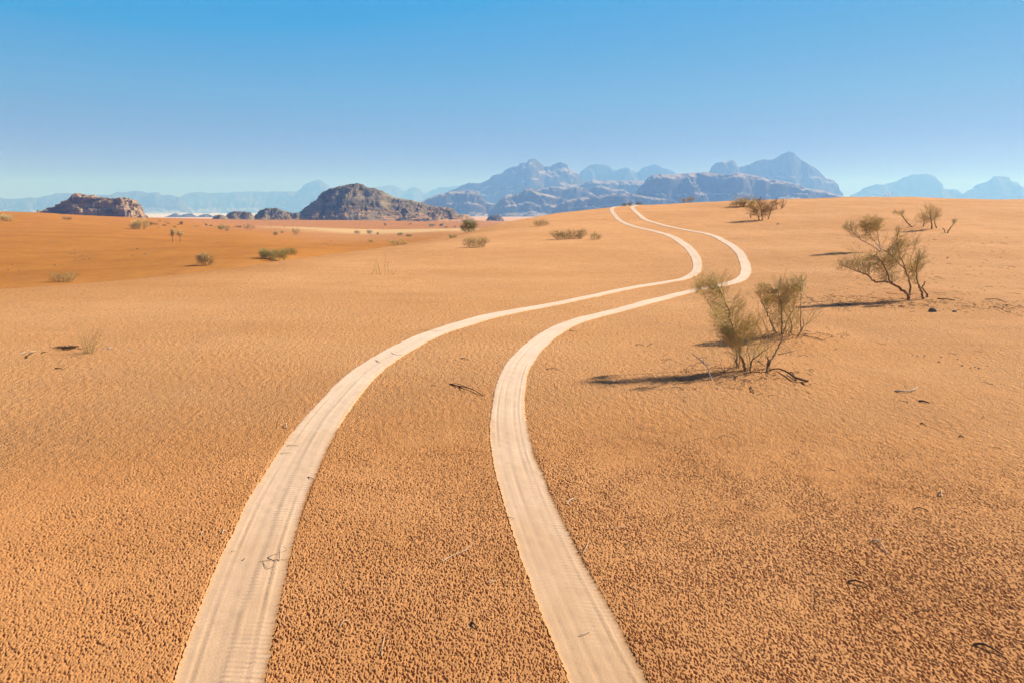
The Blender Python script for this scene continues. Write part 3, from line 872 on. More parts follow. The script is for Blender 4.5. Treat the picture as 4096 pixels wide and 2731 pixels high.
# ------------------------------------------------------------------ shrubs
class Tubes:
    """Thin tapering tubes collected into one mesh."""

    def __init__(self):
        self.V, self.F, self.n = [], [], 0

    def add(self, P, r0, r1, k=3):
        P = np.asarray(P, float)
        n = len(P)
        T = np.gradient(P, axis=0)
        T /= np.linalg.norm(T, axis=1)[:, None] + 1e-9
        ref = np.array([0.31, 0.92, 0.22])
        A = np.cross(T, ref)
        A /= np.linalg.norm(A, axis=1)[:, None] + 1e-9
        B = np.cross(T, A)
        r = np.linspace(r0, r1, n)[:, None, None]
        ang = np.arange(k) * 2 * math.pi / k
        ring = P[:, None] + r * (A[:, None] * np.cos(ang)[None, :, None] + B[:, None] * np.sin(ang)[None, :, None])
        self.V.append(ring.reshape(-1, 3))
        f = grid_faces(n, k, wrap=True) + self.n
        self.F.append(f)
        self.n += n * k

    def mesh(self, name, mat):
        return mesh_np(name, np.concatenate(self.V), [np.concatenate(self.F)], mat)


def bend(p, q, g, sag=0.0, n=5, wob=0.06):
    """A slightly crooked path from p to q."""
    p, q = np.asarray(p, float), np.asarray(q, float)
    t = np.linspace(0, 1, n)[:, None]
    L = np.linalg.norm(q - p)
    mid = g.normal(0, wob * L, (n, 3)) * np.sin(t * math.pi)
    return p + (q - p) * t + mid + np.array([0, 0, -sag * L]) * np.sin(t * math.pi)


def broom(tw, g, p, d, L, r, spread=0.35, subs=3):
    """A twig from p along d that splits into upright broom-like ends."""
    d = d / (np.linalg.norm(d) + 1e-9)
    q = p + d * L
    path = bend(p, q, g, 0.0, 4, 0.05)
    tw.add(path, r, r * 0.5)
    for _ in range(subs):
        t = g.uniform(0.25, 0.95)
        s = path[0] + (path[-1] - path[0]) * t
        e = d + g.normal(0, spread, 3)
        e[2] += 0.25
        e /= np.linalg.norm(e)
        tw.add(bend(s, s + e * L * g.uniform(0.3, 0.65), g, 0.0, 3, 0.06), r * 0.6, r * 0.3)


def make_shrub(name, label, cat, base, stems, blobs, mats, seed, twig=0.0022, group=None, extra=None, clear=0.3, single=False, base_twigs=0, spread=0.3, reach=0.6):
    """stems: list of (world-space points, radius at base, radius at tip); blobs: (centre, (rx, ry, rz), number of twigs)."""
    g = np.random.default_rng(seed)
    root = bpy.data.objects.new(name, None)
    root.empty_display_size = 0.2
    COL.objects.link(root)
    root.location = base
    tag(root, label, cat, group)
    base = np.asarray(base, float)
    tw = Tubes()
    pts, st = [], Tubes()
    for P, r0, r1 in stems:
        C = catmull(np.asarray(P, float) - base, 6) + 0
        C[1:-1] += g.normal(0, 0.15 * r0 + 0.002, (len(C) - 2, 3))
        if single:
            st.add(C, r0, r1, 6)
        else:
            t1 = Tubes()
            t1.add(C, r0 * 0.8, r1 * 0.7, 6)
            link('stem', t1.mesh('stem', mats[0]), root)
        pts.append(C[int(len(C) * clear):])
    pts = np.concatenate(pts)
    for c, R, n in blobs:
        c = np.asarray(c, float) - base
        R = np.asarray(R, float)
        near = pts[np.argsort(np.linalg.norm((pts - c) / (R + 0.05), axis=1))[:max(6, len(pts) // 5)]]
        for i in range(n):
            u = g.normal(0, 1, 3)
            u *= g.uniform(0, 1) ** 0.40 / np.linalg.norm(u)
            e = c + u * R
            dist = np.linalg.norm((near - e) * np.array([1, 1, 0.8]), axis=1) + 0.25 * np.maximum(0, near[:, 2] - e[2] + 0.02)
            s = near[np.argsort(dist)[g.integers(0, min(4, len(near)))]]
            v = e - s
            L = np.linalg.norm(v)
            if L > 1.1 * R.max() + 0.1:
                s = e - v / L * g.uniform(0.4, 0.9) * R.max()
                v = e - s
            dirn = v / (np.linalg.norm(v) + 1e-6) + np.array([0, 0, 0.35]) + g.normal(0, 0.15, 3)
            if i % 3 == 0:
                tw.add(bend(s, e, g, 0.08, 6, 0.04), twig * 1.5, twig * 0.7)
            broom(tw, g, s + v * g.uniform(0.45, 0.8), dirn, R.max() * g.uniform(0.35, 0.6), twig, 0.32, 3)
    for i in range(base_twigs):                             # thin switches springing straight from the sand
        a = g.uniform(0, 2 * math.pi)
        p0 = np.array([math.cos(a) * spread * g.uniform(0.1, 1), math.sin(a) * spread * 0.6 * g.uniform(0.1, 1), 0.0])
        p0[2] = float(ground_z(base[0] + p0[0], base[1] + p0[1])) - base[2] - 0.01
        d = np.array([p0[0] / spread * 0.7 + g.normal(-0.08, 0.25), g.normal(0, 0.3), 1.0])
        d /= np.linalg.norm(d)
        L = reach * g.uniform(0.35, 1.0)
        path = bend(p0, p0 + d * L, g, 0.0, 6, 0.05)
        tw.add(path, twig * 1.6, twig * 0.6)
        for k in range(3):
            broom(tw, g, path[2 + k], d + g.normal(0, 0.35, 3), L * g.uniform(0.2, 0.4), twig * 0.8, 0.35, 2)
    for P in extra or ():
        t1 = Tubes()
        t1.add(catmull(np.asarray(P, float) - base, 4), 0.006, 0.002, 5)
        link('bare_twig', t1.mesh('bare_twig', mats[0]), root)
    if single:
        link('stem', st.mesh('stem', mats[0]), root)
    fo = link('foliage', tw.mesh('foliage', mats[1]), root)
    return root


def zoomed(ox, oy, sc):
    return lambda pts: [(ox + x / sc, oy + y / sc) for x, y in pts]


def plane_pts(pix, Y, g, dy=0.12, y_end=None):
    """Pixels to points about distance Y, leaning a little towards or away as they rise."""
    n = len(pix)
    lean = g.uniform(-dy, dy) if y_end is None else y_end
    out = []
    for i, (x, y) in enumerate(pix):
        out.append(at(x, y, Y + lean * i / max(1, n - 1)))
    return np.array(out)


def big_shrub(name, label, cat, Zf, base_px, stems, blobs, mats, seed, twig, extra=(), clear=0.3, **kw):
    g = np.random.default_rng(seed + 500)
    b = hit(*Zf([base_px])[0])
    Y = b[1]
    m = Y / F_PX
    S_ = []
    for pts, r0, r1, lean in stems:
        P = plane_pts(Zf(pts), Y, g, 0.1, lean)
        root_is_ground = abs(pts[0][1] - base_px[1]) < 120
        if root_is_ground:
            q = hit(*Zf([pts[0]])[0])
            shift = np.linspace(q[1] - Y, 0, len(P)) * 0.0 + (q[1] - Y)
            sx = []
            for i, (x, y) in enumerate(Zf(pts)):
                sx.append(at(x, y, Y + shift[i] + lean * i / max(1, len(pts) - 1)))
            P = np.array(sx)
            P[0, 2] -= 0.03
        S_.append((P, r0, r1))
    B_ = []
    k = Zf([(1, 0)])[0][0] - Zf([(0, 0)])[0][0]
    for cx, cy, rx, rz, n, dy in blobs:
        c = at(*Zf([(cx, cy)])[0], Y + dy)
        B_.append((c, (rx * k * m, 0.75 * max(rx, rz * 0.7) * k * m, rz * k * m), int(n * 2.2)))
    ex = [plane_pts(Zf(p), Y, g, 0.1) for p in extra]
    return make_shrub(name, label, cat, b, S_, B_, mats, seed, twig, extra=ex, clear=clear, **kw)


Z7 = zoomed(2500, 1000, 2.614)
Z6 = zoomed(3296, 600, 2.4125)
Z5 = zoomed(2700, 550, 2.851)
Z3 = zoomed(1400, 550, 2.851)
Z2 = zoomed(700, 650, 2.851)
Z1 = zoomed(0, 650, 2.851)
ID = zoomed(0, 0, 1.0)


def build_big_shrubs():
    big_shrub('desert_shrub', 'nearest tall broom shrub beside the right tyre track, crown leaning left', 'shrub', Z7, (1230, 1262),
              [([(1165, 1232), (1170, 1150), (1166, 1060), (1120, 900), (1000, 760), (880, 560), (780, 380)], 0.018, 0.003, 0.4),
               ([(1245, 1262), (1250, 1190), (1200, 1090), (1185, 940), (1110, 760), (1060, 560), (950, 330)], 0.022, 0.003, 0.2),
               ([(1190, 1240), (1200, 1150), (1215, 1020), (1240, 900), (1300, 780), (1390, 700)], 0.009, 0.002, 0.2),
               ([(1315, 1280), (1320, 1180), (1380, 1110), (1470, 1040), (1580, 960)], 0.012, 0.002, -0.1),
               ([(1318, 1220), (1340, 1120), (1400, 1000), (1420, 930)], 0.006, 0.002, 0.1),
               ([(1315, 1200), (1290, 1080), (1270, 1000)], 0.006, 0.002, 0.1),
               ([(1475, 1280), (1505, 1190), (1580, 1070), (1640, 930), (1655, 860)], 0.018, 0.005, 0.25),
               ([(1490, 1240), (1500, 1160), (1488, 1110)], 0.018, 0.012, 0.05),
               ([(1325, 1180), (1400, 1150), (1440, 1060)], 0.008, 0.003, 0.1)],
              [(870, 330, 180, 100, 80, 0.3), (760, 400, 110, 90, 36, 0.4), (950, 470, 150, 150, 88, 0.2), (1020, 650, 170, 150, 100, 0.2), (1120, 800, 170, 140, 110, 0.1), (1150, 980, 90, 70, 44, 0.1), (1060, 880, 110, 70, 40, 0.1), (940, 440, 270, 240, 30, 0.2), (1160, 760, 280, 250, 40, 0.1), (1420, 1060, 160, 110, 14, 0.0), (1280, 1060, 110, 90, 14, 0.0), (1300, 900, 150, 100, 40, 0.1), (1180, 1090, 150, 80, 20, 0.0), (1010, 860, 130, 90, 40, 0.1),
               (1140, 930, 120, 90, 90, 0.0), (1330, 770, 130, 130, 75, 0.15), (1230, 560, 90, 150, 26, 0.1), (960, 730, 100, 110, 45, -0.2), (1420, 1020, 110, 90, 14, 0), (1060, 950, 110, 70, 30, 0)],
              (M_BARK, M_OLIVE), 101, 0.0013,
              base_twigs=34, spread=0.30, reach=0.62, extra=[[(1600, 1090), (1700, 1070), (1780, 1050)], [(1420, 930), (1480, 860)], [(1390, 1160), (1480, 1220), (1560, 1250)], [(1040, 1270), (1010, 1230), (1000, 1175)], [(1040, 1265), (1045, 1200)], [(1040, 1265), (1140, 1220)]])
    big_shrub('desert_shrub', 'twiggy upright shrub with bare forked stems behind the nearest broom shrub', 'shrub', Z7, (1660, 890),
              [([(1600, 870), (1530, 770), (1480, 640), (1430, 520), (1400, 430)], 0.016, 0.003, 0.05),
               ([(1645, 885), (1640, 760), (1640, 620), (1610, 480), (1590, 400)], 0.016, 0.003, -0.1),
               ([(1655, 880), (1690, 770), (1740, 660), (1770, 560), (1760, 420)], 0.012, 0.003, 0.15),
               ([(1740, 875), (1745, 780), (1715, 710), (1660, 620), (1680, 480)], 0.012, 0.003, 0.2),
               ([(1800, 905), (1838, 840), (1832, 700), (1842, 500), (1832, 260)], 0.013, 0.002, -0.05),
               ([(1835, 850), (1868, 790), (1862, 715)], 0.010, 0.006, 0.05),
               ([(1690, 870), (1680, 800), (1690, 740)], 0.010, 0.006, 0.05),
               ([(1530, 870), (1470, 800), (1440, 720), (1440, 660)], 0.006, 0.002, 0.1)],
              [(1440, 430, 100, 110, 55, 0), (1520, 520, 120, 90, 55, 0.1), (1640, 470, 110, 140, 75, -0.05), (1740, 420, 90, 160, 65, 0.05), (1700, 580, 120, 90, 45, 0.1), (1845, 360, 50, 120, 32, 0.0), (1590, 640, 80, 60, 18, 0), (1620, 520, 270, 230, 40, 0.1), (1650, 760, 170, 110, 24, 0.0)],
              (M_BARK, M_OLIVE), 102, 0.0024,
              base_twigs=30, spread=0.32, reach=0.60, extra=[[(1800, 900), (1700, 930), (1600, 900)], [(1880, 890), (1980, 930), (2091, 960)], [(1850, 870), (1950, 880), (2040, 860)]])
    big_shrub('desert_shrub', 'wide wind bent shrub with dark trunk and arching branches on the right slope', 'shrub', Z6, (815, 1440),
              [([(818, 1445), (805, 1392), (690, 1310), (620, 1272), (480, 1268), (425, 1210), (320, 1170), (200, 1120), (130, 1060)], 0.035, 0.004, -0.25),
               ([(640, 1290), (610, 1190), (560, 1080), (500, 1010)], 0.018, 0.004, 0.1),
               ([(818, 1430), (832, 1300), (790, 1170), (745, 1050), (700, 900), (720, 740)], 0.026, 0.004, 0.15),
               ([(780, 1150), (690, 1060), (600, 980), (540, 960)], 0.014, 0.003, 0.2),
               ([(962, 1440), (930, 1340), (905, 1265), (895, 1120), (935, 980)], 0.028, 0.004, -0.1),
               ([(1000, 1420), (985, 1375), (930, 1320)], 0.025, 0.016, 0.0),
               ([(935, 1330), (965, 1300), (975, 1268)], 0.020, 0.014, 0.0),
               ([(905, 1265), (850, 1150), (830, 1060)], 0.012, 0.003, 0.2)],
              [(200, 1110, 100, 60, 40, -0.2), (330, 1100, 130, 80, 46, -0.15), (470, 1080, 120, 110, 60, 0), (600, 1120, 120, 150, 95, 0.1), (690, 1010, 100, 110, 64, 0.1), (720, 900, 80, 80, 52, 0.15), (715, 780, 35, 70, 18, 0.15),
               (640, 1240, 90, 50, 20, 0), (850, 1150, 75, 120, 70, 0.1), (920, 1080, 50, 110, 50, -0.1), (830, 900, 80, 40, 14, 0.2), (880, 1250, 50, 50, 22, 0), (480, 1080, 430, 210, 16, 0), (760, 1000, 240, 300, 16, 0.1)],
              (M_BARK, M_OLIVE), 103, 0.0030,
              extra=[[(820, 1400), (880, 1385), (900, 1400)], [(600, 1380), (700, 1390), (790, 1400)]])
    big_shrub('desert_shrub', 'pale trunked shrub with round crown standing behind the wide wind bent shrub', 'shrub', Z6, (560, 985),
              [([(560, 990), (490, 940), (370, 875), (280, 800), (200, 720)], 0.035, 0.006, -0.2),
               ([(565, 985), (520, 920), (470, 860), (430, 760), (420, 680)], 0.030, 0.006, 0.2),
               ([(560, 980), (530, 880), (520, 800), (530, 700)], 0.028, 0.006, 0.0)],
              [(450, 730, 110, 90, 100, 0), (380, 740, 80, 90, 50, 0.1), (520, 720, 60, 80, 50, 0.1), (250, 740, 80, 60, 50, -0.1), (430, 850, 100, 50, 30, 0), (290, 820, 70, 30, 18, 0)],
              (M_DEAD, M_OLIVE), 104, 0.0042)
    big_shrub('desert_shrub', 'compact dark shrub with short crooked trunks below the blue mesa', 'shrub', Z6, (1045, 762),
              [([(1042, 765), (1040, 710), (1030, 640), (1020, 570)], 0.045, 0.008, 0.1),
               ([(1090, 755), (1070, 710), (1075, 640), (1100, 580)], 0.035, 0.008, 0.1),
               ([(960, 740), (965, 710), (960, 650), (930, 570)], 0.035, 0.008, -0.1)],
              [(1020, 635, 85, 75, 46, 0), (945, 670, 60, 55, 30, 0), (1085, 630, 45, 75, 26, 0), (1030, 575, 70, 45, 14, 0), (1020, 620, 130, 110, 12, 0)],
              (M_BARK, M_OLIVE), 105, 0.0048)
    big_shrub('desert_shrub', 'bare branch leaning left with a tuft at its tip, beside the compact dark shrub', 'shrub', Z6, (855, 742),
              [([(858, 744), (800, 700), (760, 640), (740, 590)], 0.04, 0.008, 0.0), ([(820, 715), (750, 640), (690, 600)], 0.02, 0.006, 0.2), ([(860, 742), (900, 690)], 0.02, 0.008, 0.2)],
              [(690, 605, 35, 22, 26, 0.2), (750, 610, 35, 35, 26, 0), (790, 680, 30, 30, 8, 0)],
              (M_BARK, M_OLIVE), 106, 0.005)
    big_shrub('desert_shrub', 'small lone slanting twig shrub right of the compact dark shrub', 'shrub', Z6, (1185, 802),
              [([(1185, 805), (1215, 760), (1245, 720), (1265, 680)], 0.035, 0.008, 0.0), ([(1175, 800), (1160, 770), (1140, 755)], 0.03, 0.015, 0.0)],
              [(1260, 690, 30, 30, 34, 0)],
              (M_BARK, M_OLIVE), 107, 0.005)
    big_shrub('desert_shrub', 'bushy brown shrub with twisted low stems below the tallest peak', 'shrub', Z5, (975, 945),
              [([(960, 945), (950, 900), (930, 850), (900, 780)], 0.04, 0.008, 0.2), ([(1000, 945), (990, 890), (980, 820), (950, 740)], 0.04, 0.008, 0.0), ([(1060, 935), (1080, 880), (1100, 820), (1140, 760)], 0.04, 0.008, 0.1), ([(870, 920), (860, 890), (840, 870)], 0.04, 0.015, 0.0)],
              [(930, 790, 110, 75, 50, 0), (1010, 815, 110, 70, 50, 0), (1085, 835, 70, 55, 26, 0), (880, 855, 80, 50, 26, 0), (960, 720, 70, 40, 12, 0), (990, 890, 100, 45, 26, 0), (980, 800, 200, 110, 16, 0)],
              (M_BARK, M_BROWN), 108, 0.006)
    big_shrub('desert_shrub', 'spreading green shrub with spiky shadow, left of the bushy brown shrub', 'shrub', Z5, (750, 790),
              [([(700, 780), (700, 750), (690, 730)], 0.06, 0.02, 0.1), ([(780, 795), (800, 760), (810, 730)], 0.06, 0.02, 0.0), ([(860, 800), (870, 760), (880, 720)], 0.06, 0.02, 0.3)],
              [(720, 748, 75, 38, 40, 0), (800, 742, 80, 52, 50, 0), (880, 745, 75, 60, 46, 0.3), (650, 768, 45, 22, 14, 0), (790, 730, 150, 60, 18, 0)],
              (M_BARK, M_OLIVE), 109, 0.0065, clear=0.1)
    big_shrub('desert_shrub', 'thin upright stalks at the right end of the bushy brown shrub', 'shrub', Z5, (1200, 820),
              [([(1160, 815), (1150, 760), (1160, 700)], 0.04, 0.01, 0.1), ([(1210, 815), (1230, 760), (1240, 690)], 0.04, 0.01, 0.0), ([(1220, 810), (1260, 760), (1275, 700)], 0.03, 0.01, 0.2), ([(1140, 810), (1110, 760), (1105, 700)], 0.03, 0.01, 0.0)],
              [(1150, 750, 35, 45, 40, 0), (1225, 760, 40, 50, 26, 0), (1110, 760, 30, 50, 20, 0)],
              (M_BARK, M_BROWN), 110, 0.006)
    # the pair of little trees in the valley
    big_shrub('small_tree', 'thin stemmed left tree of the little pair in the orange valley', 'tree', Z1, (1970, 912),
              [([(1970, 915), (1968, 860), (1975, 810), (1985, 770)], 0.05, 0.012, 0.0), ([(1969, 855), (1955, 820), (1950, 790)], 0.03, 0.01, 0.1)],
              [(1975, 800, 36, 38, 60, 0), (1955, 830, 26, 24, 20, 0)], (M_BARK, M_BROWN), 111, 0.012)
    big_shrub('small_tree', 'thin stemmed right tree of the little pair, crown wider', 'tree', Z1, (2056, 906),
              [([(2056, 908), (2055, 865), (2040, 820), (2030, 790)], 0.05, 0.012, 0.0), ([(2056, 860), (2075, 820), (2085, 785)], 0.03, 0.01, 0.1)],
              [(2055, 810, 46, 36, 55, 0), (2030, 830, 26, 24, 16, 0)], (M_BARK, M_BROWN), 112, 0.011)


def auto_shrub(name, label, cat, base_px, w, h, mats, seed, n=120, lean=0.0, spread=1.0, group=None, upright=False, trunk=0.1):
    """A shrub of w by h photograph pixels standing on base_px."""
    g = np.random.default_rng(seed)
    b = hit(*base_px)
    m = b[1] / F_PX
    W, H = w * m, h * m
    b = b + np.array([0, 0, -0.02 * H])
    stems, blobs = [], []
    ns = max(3, int(5 * w / max(h, 1)))
    for i in range(ns):
        t = (i + 0.5) / ns * 2 - 1
        x0 = b[0] + t * W * 0.32 * spread
        y0 = b[1] + g.uniform(-0.15, 0.15) * W
        z0 = float(ground_z(x0, y0)) - 0.02 * H
        top = np.array([x0 + t * W * 0.15 + lean * H + g.normal(0, 0.03 * W), y0 + g.normal(0, 0.1 * W), b[2] + H * g.uniform(0.55, 0.9)])
        p = np.array([x0, y0, z0])
        stems.append((bend(p, top, g, 0, 5, 0.05), 0.022 * H + 0.004, 0.006 * H))
        c = top * (0.85 if not upright else 0.7) + p * (0.15 if not upright else 0.3)
        c[2] = z0 + (top[2] - z0) * (0.50 + trunk)
        rr = (W / ns * 0.75 + 0.06 * W, W / ns * 0.9, H * (0.46 - 0.5 * trunk))
        blobs.append((c, rr, max(16, int(n * 2.8) // ns)))
    return make_shrub(name, label, cat, b, stems, blobs, mats, seed, max(0.0022, 0.00015 * b[1]), group=group, clear=0.15, single=h < 18)


GRN, OLV, STR, BRN = (M_BARK, M_GREEN), (M_BARK, M_OLIVE), (M_BARK, M_STRAW), (M_BARK, M_BROWN)
SHRUBS = [
    # label, base pixel, width, height, materials, twigs
    ('dark green upright bush on the dune shoulder right of the dark rock hill', (1878, 928), 58, 56, GRN, 200),
    ('open straw coloured bush with long shadow on the dune edge', (1905, 990), 105, 46, STR, 130),
    ('low broad bush with wide dark shadow on the dune face left of the tracks', (2275, 957), 150, 42, STR, 210),
    ('small upright tuft at the right end of the low broad bush', (2382, 959), 42, 34, OLV, 60),
    ('faint pale bush near the dune skyline left of the tracks', (2163, 905), 66, 28, STR, 60),
    ('low two clump bush on the far side of the dune edge', (1596, 982), 76, 28, OLV, 80),
    ('long dark green hedge like bush straddling the dune edge', (1088, 1040), 115, 52, GRN, 300),
    ('rounded green bush at the right end of the long hedge like bush', (1160, 1022), 46, 36, GRN, 90),
    ('bushy drooping shrub with long shadow in the orange valley', (820, 1062), 52, 56, BRN, 170),
    ('round olive bush below the brown butte', (562, 918), 58, 48, OLV, 150),
    ('green bush at the left edge of the photo on the orange dune', (26, 886), 48, 32, OLV, 100),
    ('grassy tuft on the dune edge at the left', (256, 1127), 110, 46, STR, 90),
    ('low dry tuft at the foot of the brown butte', (270, 880), 40, 14, BRN, 30),
]
VALLEY = [
    ('first of three tan bushes clustered in the mid valley', (882, 920), 22, 24), ('second of three tan bushes clustered in the mid valley', (905, 918), 26, 20), ('little dark bush under the clustered tan bushes', (910, 925), 13, 13),
    ('olive bush right of the clustered tan bushes', (955, 912), 26, 12), ('wide olive bush in the mid valley', (996, 919), 42, 26), ('bush on a bare stem in the mid valley', (1103, 943), 18, 24), ('pale ball shaped bush in the mid valley', (1128, 933), 12, 10),
    ('tall drooping bush in the mid valley', (1184, 942), 28, 32), ('pale twin bush beside the white pan', (1429, 938), 26, 17), ('dark bush beside the white pan', (1479, 938), 22, 20), ('small dark bush on the white pan', (1512, 940), 10, 11),
    ('tan bush on the white pan', (1600, 944), 22, 15), ('low tan bush on the white pan', (1636, 948), 24, 11), ('pale green bush under the dune shoulder', (1811, 952), 34, 17), ('low dry tuft in front of the white pan', (1485, 969), 18, 11),
    ('dark twig bush on the reddish bank', (1541, 904), 8, 13), ('dark mound bush on the reddish bank', (1643, 899), 16, 9), ('wide dark mound bush on the reddish bank', (1727, 907), 28, 13), ('taller dark bush on the reddish bank', (1765, 907), 16, 15),
    ('flat dark bush on the reddish bank', (1784, 912), 20, 8), ('small flat dark bush on the reddish bank', (1820, 910), 11, 6), ('thin stalk bush near the little pair of trees', (606, 901), 10, 15), ('stalk bush left of the valley bushes', (726, 900), 12, 17),
    ('small bush far out on the orange plain', (826, 905), 12, 14), ('tiny dark bush far out on the orange plain', (845, 906), 9, 7),
    ('leftmost of the tiny bushes on the dune crest behind the tracks', (2497, 818), 18, 13), ('second tiny bush on the dune crest behind the tracks', (2520, 817), 18, 14), ('third tiny bush on the dune crest behind the tracks', (2556, 817), 24, 15),
    ('small bush on the dune crest below the whaleback mountain', (2736, 803), 18, 25), ('wider bush on the dune crest below the whaleback mountain', (2764, 803), 30, 26),
]


def build_small_shrubs():
    for i, (label, b, w, h, mats, n) in enumerate(SHRUBS):
        auto_shrub('desert_shrub', label, 'shrub', b, w, h, mats, 200 + i, n, upright=mats is STR)
    for i, (label, b, w, h) in enumerate(VALLEY):
        g = random.Random(i)
        auto_shrub('desert_bush', label, 'bush', b, w, h, g.choice([OLV, BRN, OLV, GRN]), 300 + i, 44, trunk=0.15, group='small bushes dotted over the valley and crest')
    # specks of scrub far out: one mesh shape shared by all copies
    g = np.random.default_rng(88)
    protos = []
    for k in range(3):
        tw = Tubes()
        for i in range(70):
            a, e = g.uniform(0, 6.28), g.uniform(0.15, 1.4)
            d = np.array([math.cos(a) * math.cos(e), math.sin(a) * math.cos(e), math.sin(e)])
            tw.add(bend(np.array([0, 0, -0.05]), d * g.uniform(0.35, 0.75) * np.array([1, 1, 0.9]), g, 0, 3, 0.08), 0.03, 0.015)
        protos.append(tw.mesh('scrub_speck', (M_BROWN, M_GREEN, M_BROWN)[k]))
    for i in range(90):
        px = g.uniform(590, 1230) if i < 62 else g.uniform(1560, 1930)
        py = (g.uniform(878, 912) if i < 62 else g.uniform(884, 905))
        p = hit(px, py)
        if p[1] > 900 or p[1] < 90:
            continue
        o = link('scrub_speck', protos[i % 3], None, p)
        s = g.uniform(0.3, 0.8)
        o.scale = (s * 1.2, s * 1.2, s * 0.8)
        o.rotation_euler = (0, 0, g.uniform(0, 6.28))
        if i < 62:
            tag(o, 'tiny dark scrub speck on the orange plain below the low outcrops', 'bush', 'scrub specks on the plain')
        else:
            tag(o, 'tiny dark scrub speck at the foot of the dark hill tail', 'bush', 'scrub specks below the hill tail')


# ------------------------------------------------------------------ thin plants, dead wood, stones
def stalk_plant(label, base_px, stalks, mat, r, seed):
    """Loose stalks: each a pixel path rising from the sand."""
    g = np.random.default_rng(seed)
    b = hit(*base_px)
    t = Tubes()
    for pts in stalks:
        P = []
        q = hit(*pts[0])
        lean = g.uniform(-0.1, 0.1)
        for i, (x, y) in enumerate(pts):
            P.append(at(x, y, q[1] + lean * i))
        P = np.array(P) - b
        P[0, 2] -= 0.02
        t.add(catmull(P, 5), r, r * 0.4, 4)
    o = link('dry_plant', t.mesh('dry_plant', mat), None, b)
    tag(o, label, 'plant')


def ground_stick(name, label, pix, mat, r, lift=0.01, side=(), tips=0.0, group=None, cat='twig'):
    """A branch lying on the sand along a pixel path; side branches likewise."""
    t = Tubes()
    b = hit(*pix[len(pix) // 2])
    for k, pts in enumerate([pix] + list(side)):
        P = np.array([hit(x, y) for x, y in pts])
        P[:, 2] += r * 0.55 + lift * np.sin(np.linspace(0.0, math.pi, len(P)))
        P[-1, 2] += tips
        t.add(catmull(P - b, 6), r if k == 0 else r * 0.6, r * (0.5 if k == 0 else 0.25), 6)
    o = link(name, t.mesh(name, mat), None, b)
    tag(o, label, cat, group)


def stone(label, px, py, w, mat, seed, flat=0.6, group=None):
    g = np.random.default_rng(seed)
    b = hit(px, py)
    R = 0.5 * w * b[1] / F_PX
    n1, n2 = 12, 18
    ph = np.linspace(0, math.pi, n1)[:, None]
    a = np.linspace(0, 2 * math.pi, n2, endpoint=False)[None]
    d = np.stack([np.sin(ph) * np.cos(a), np.sin(ph) * np.sin(a), np.cos(ph) + 0 * a], -1)
    k = 1 + 0.30 * fbm(d[..., 0] * 1.4, d[..., 1] * 1.4, d[..., 2] * 1.4, seed, 3)
    k = k * np.minimum(1, 0.78 / np.maximum(np.abs(d @ g.normal(0, 0.65, 3)), 0.3))
    V = d * k[..., None] * R * np.array([1.0, 0.8, flat])
    V[..., 2] += R * flat * 0.35
    me = mesh_np('stone', V.reshape(-1, 3), [grid_faces(n1, n2, wrap=True)], mat, smooth=False)
    o = link('stone', me, None, b)
    o.rotation_euler = (0, 0, g.uniform(0, 6))
    tag(o, label, 'stone', group)


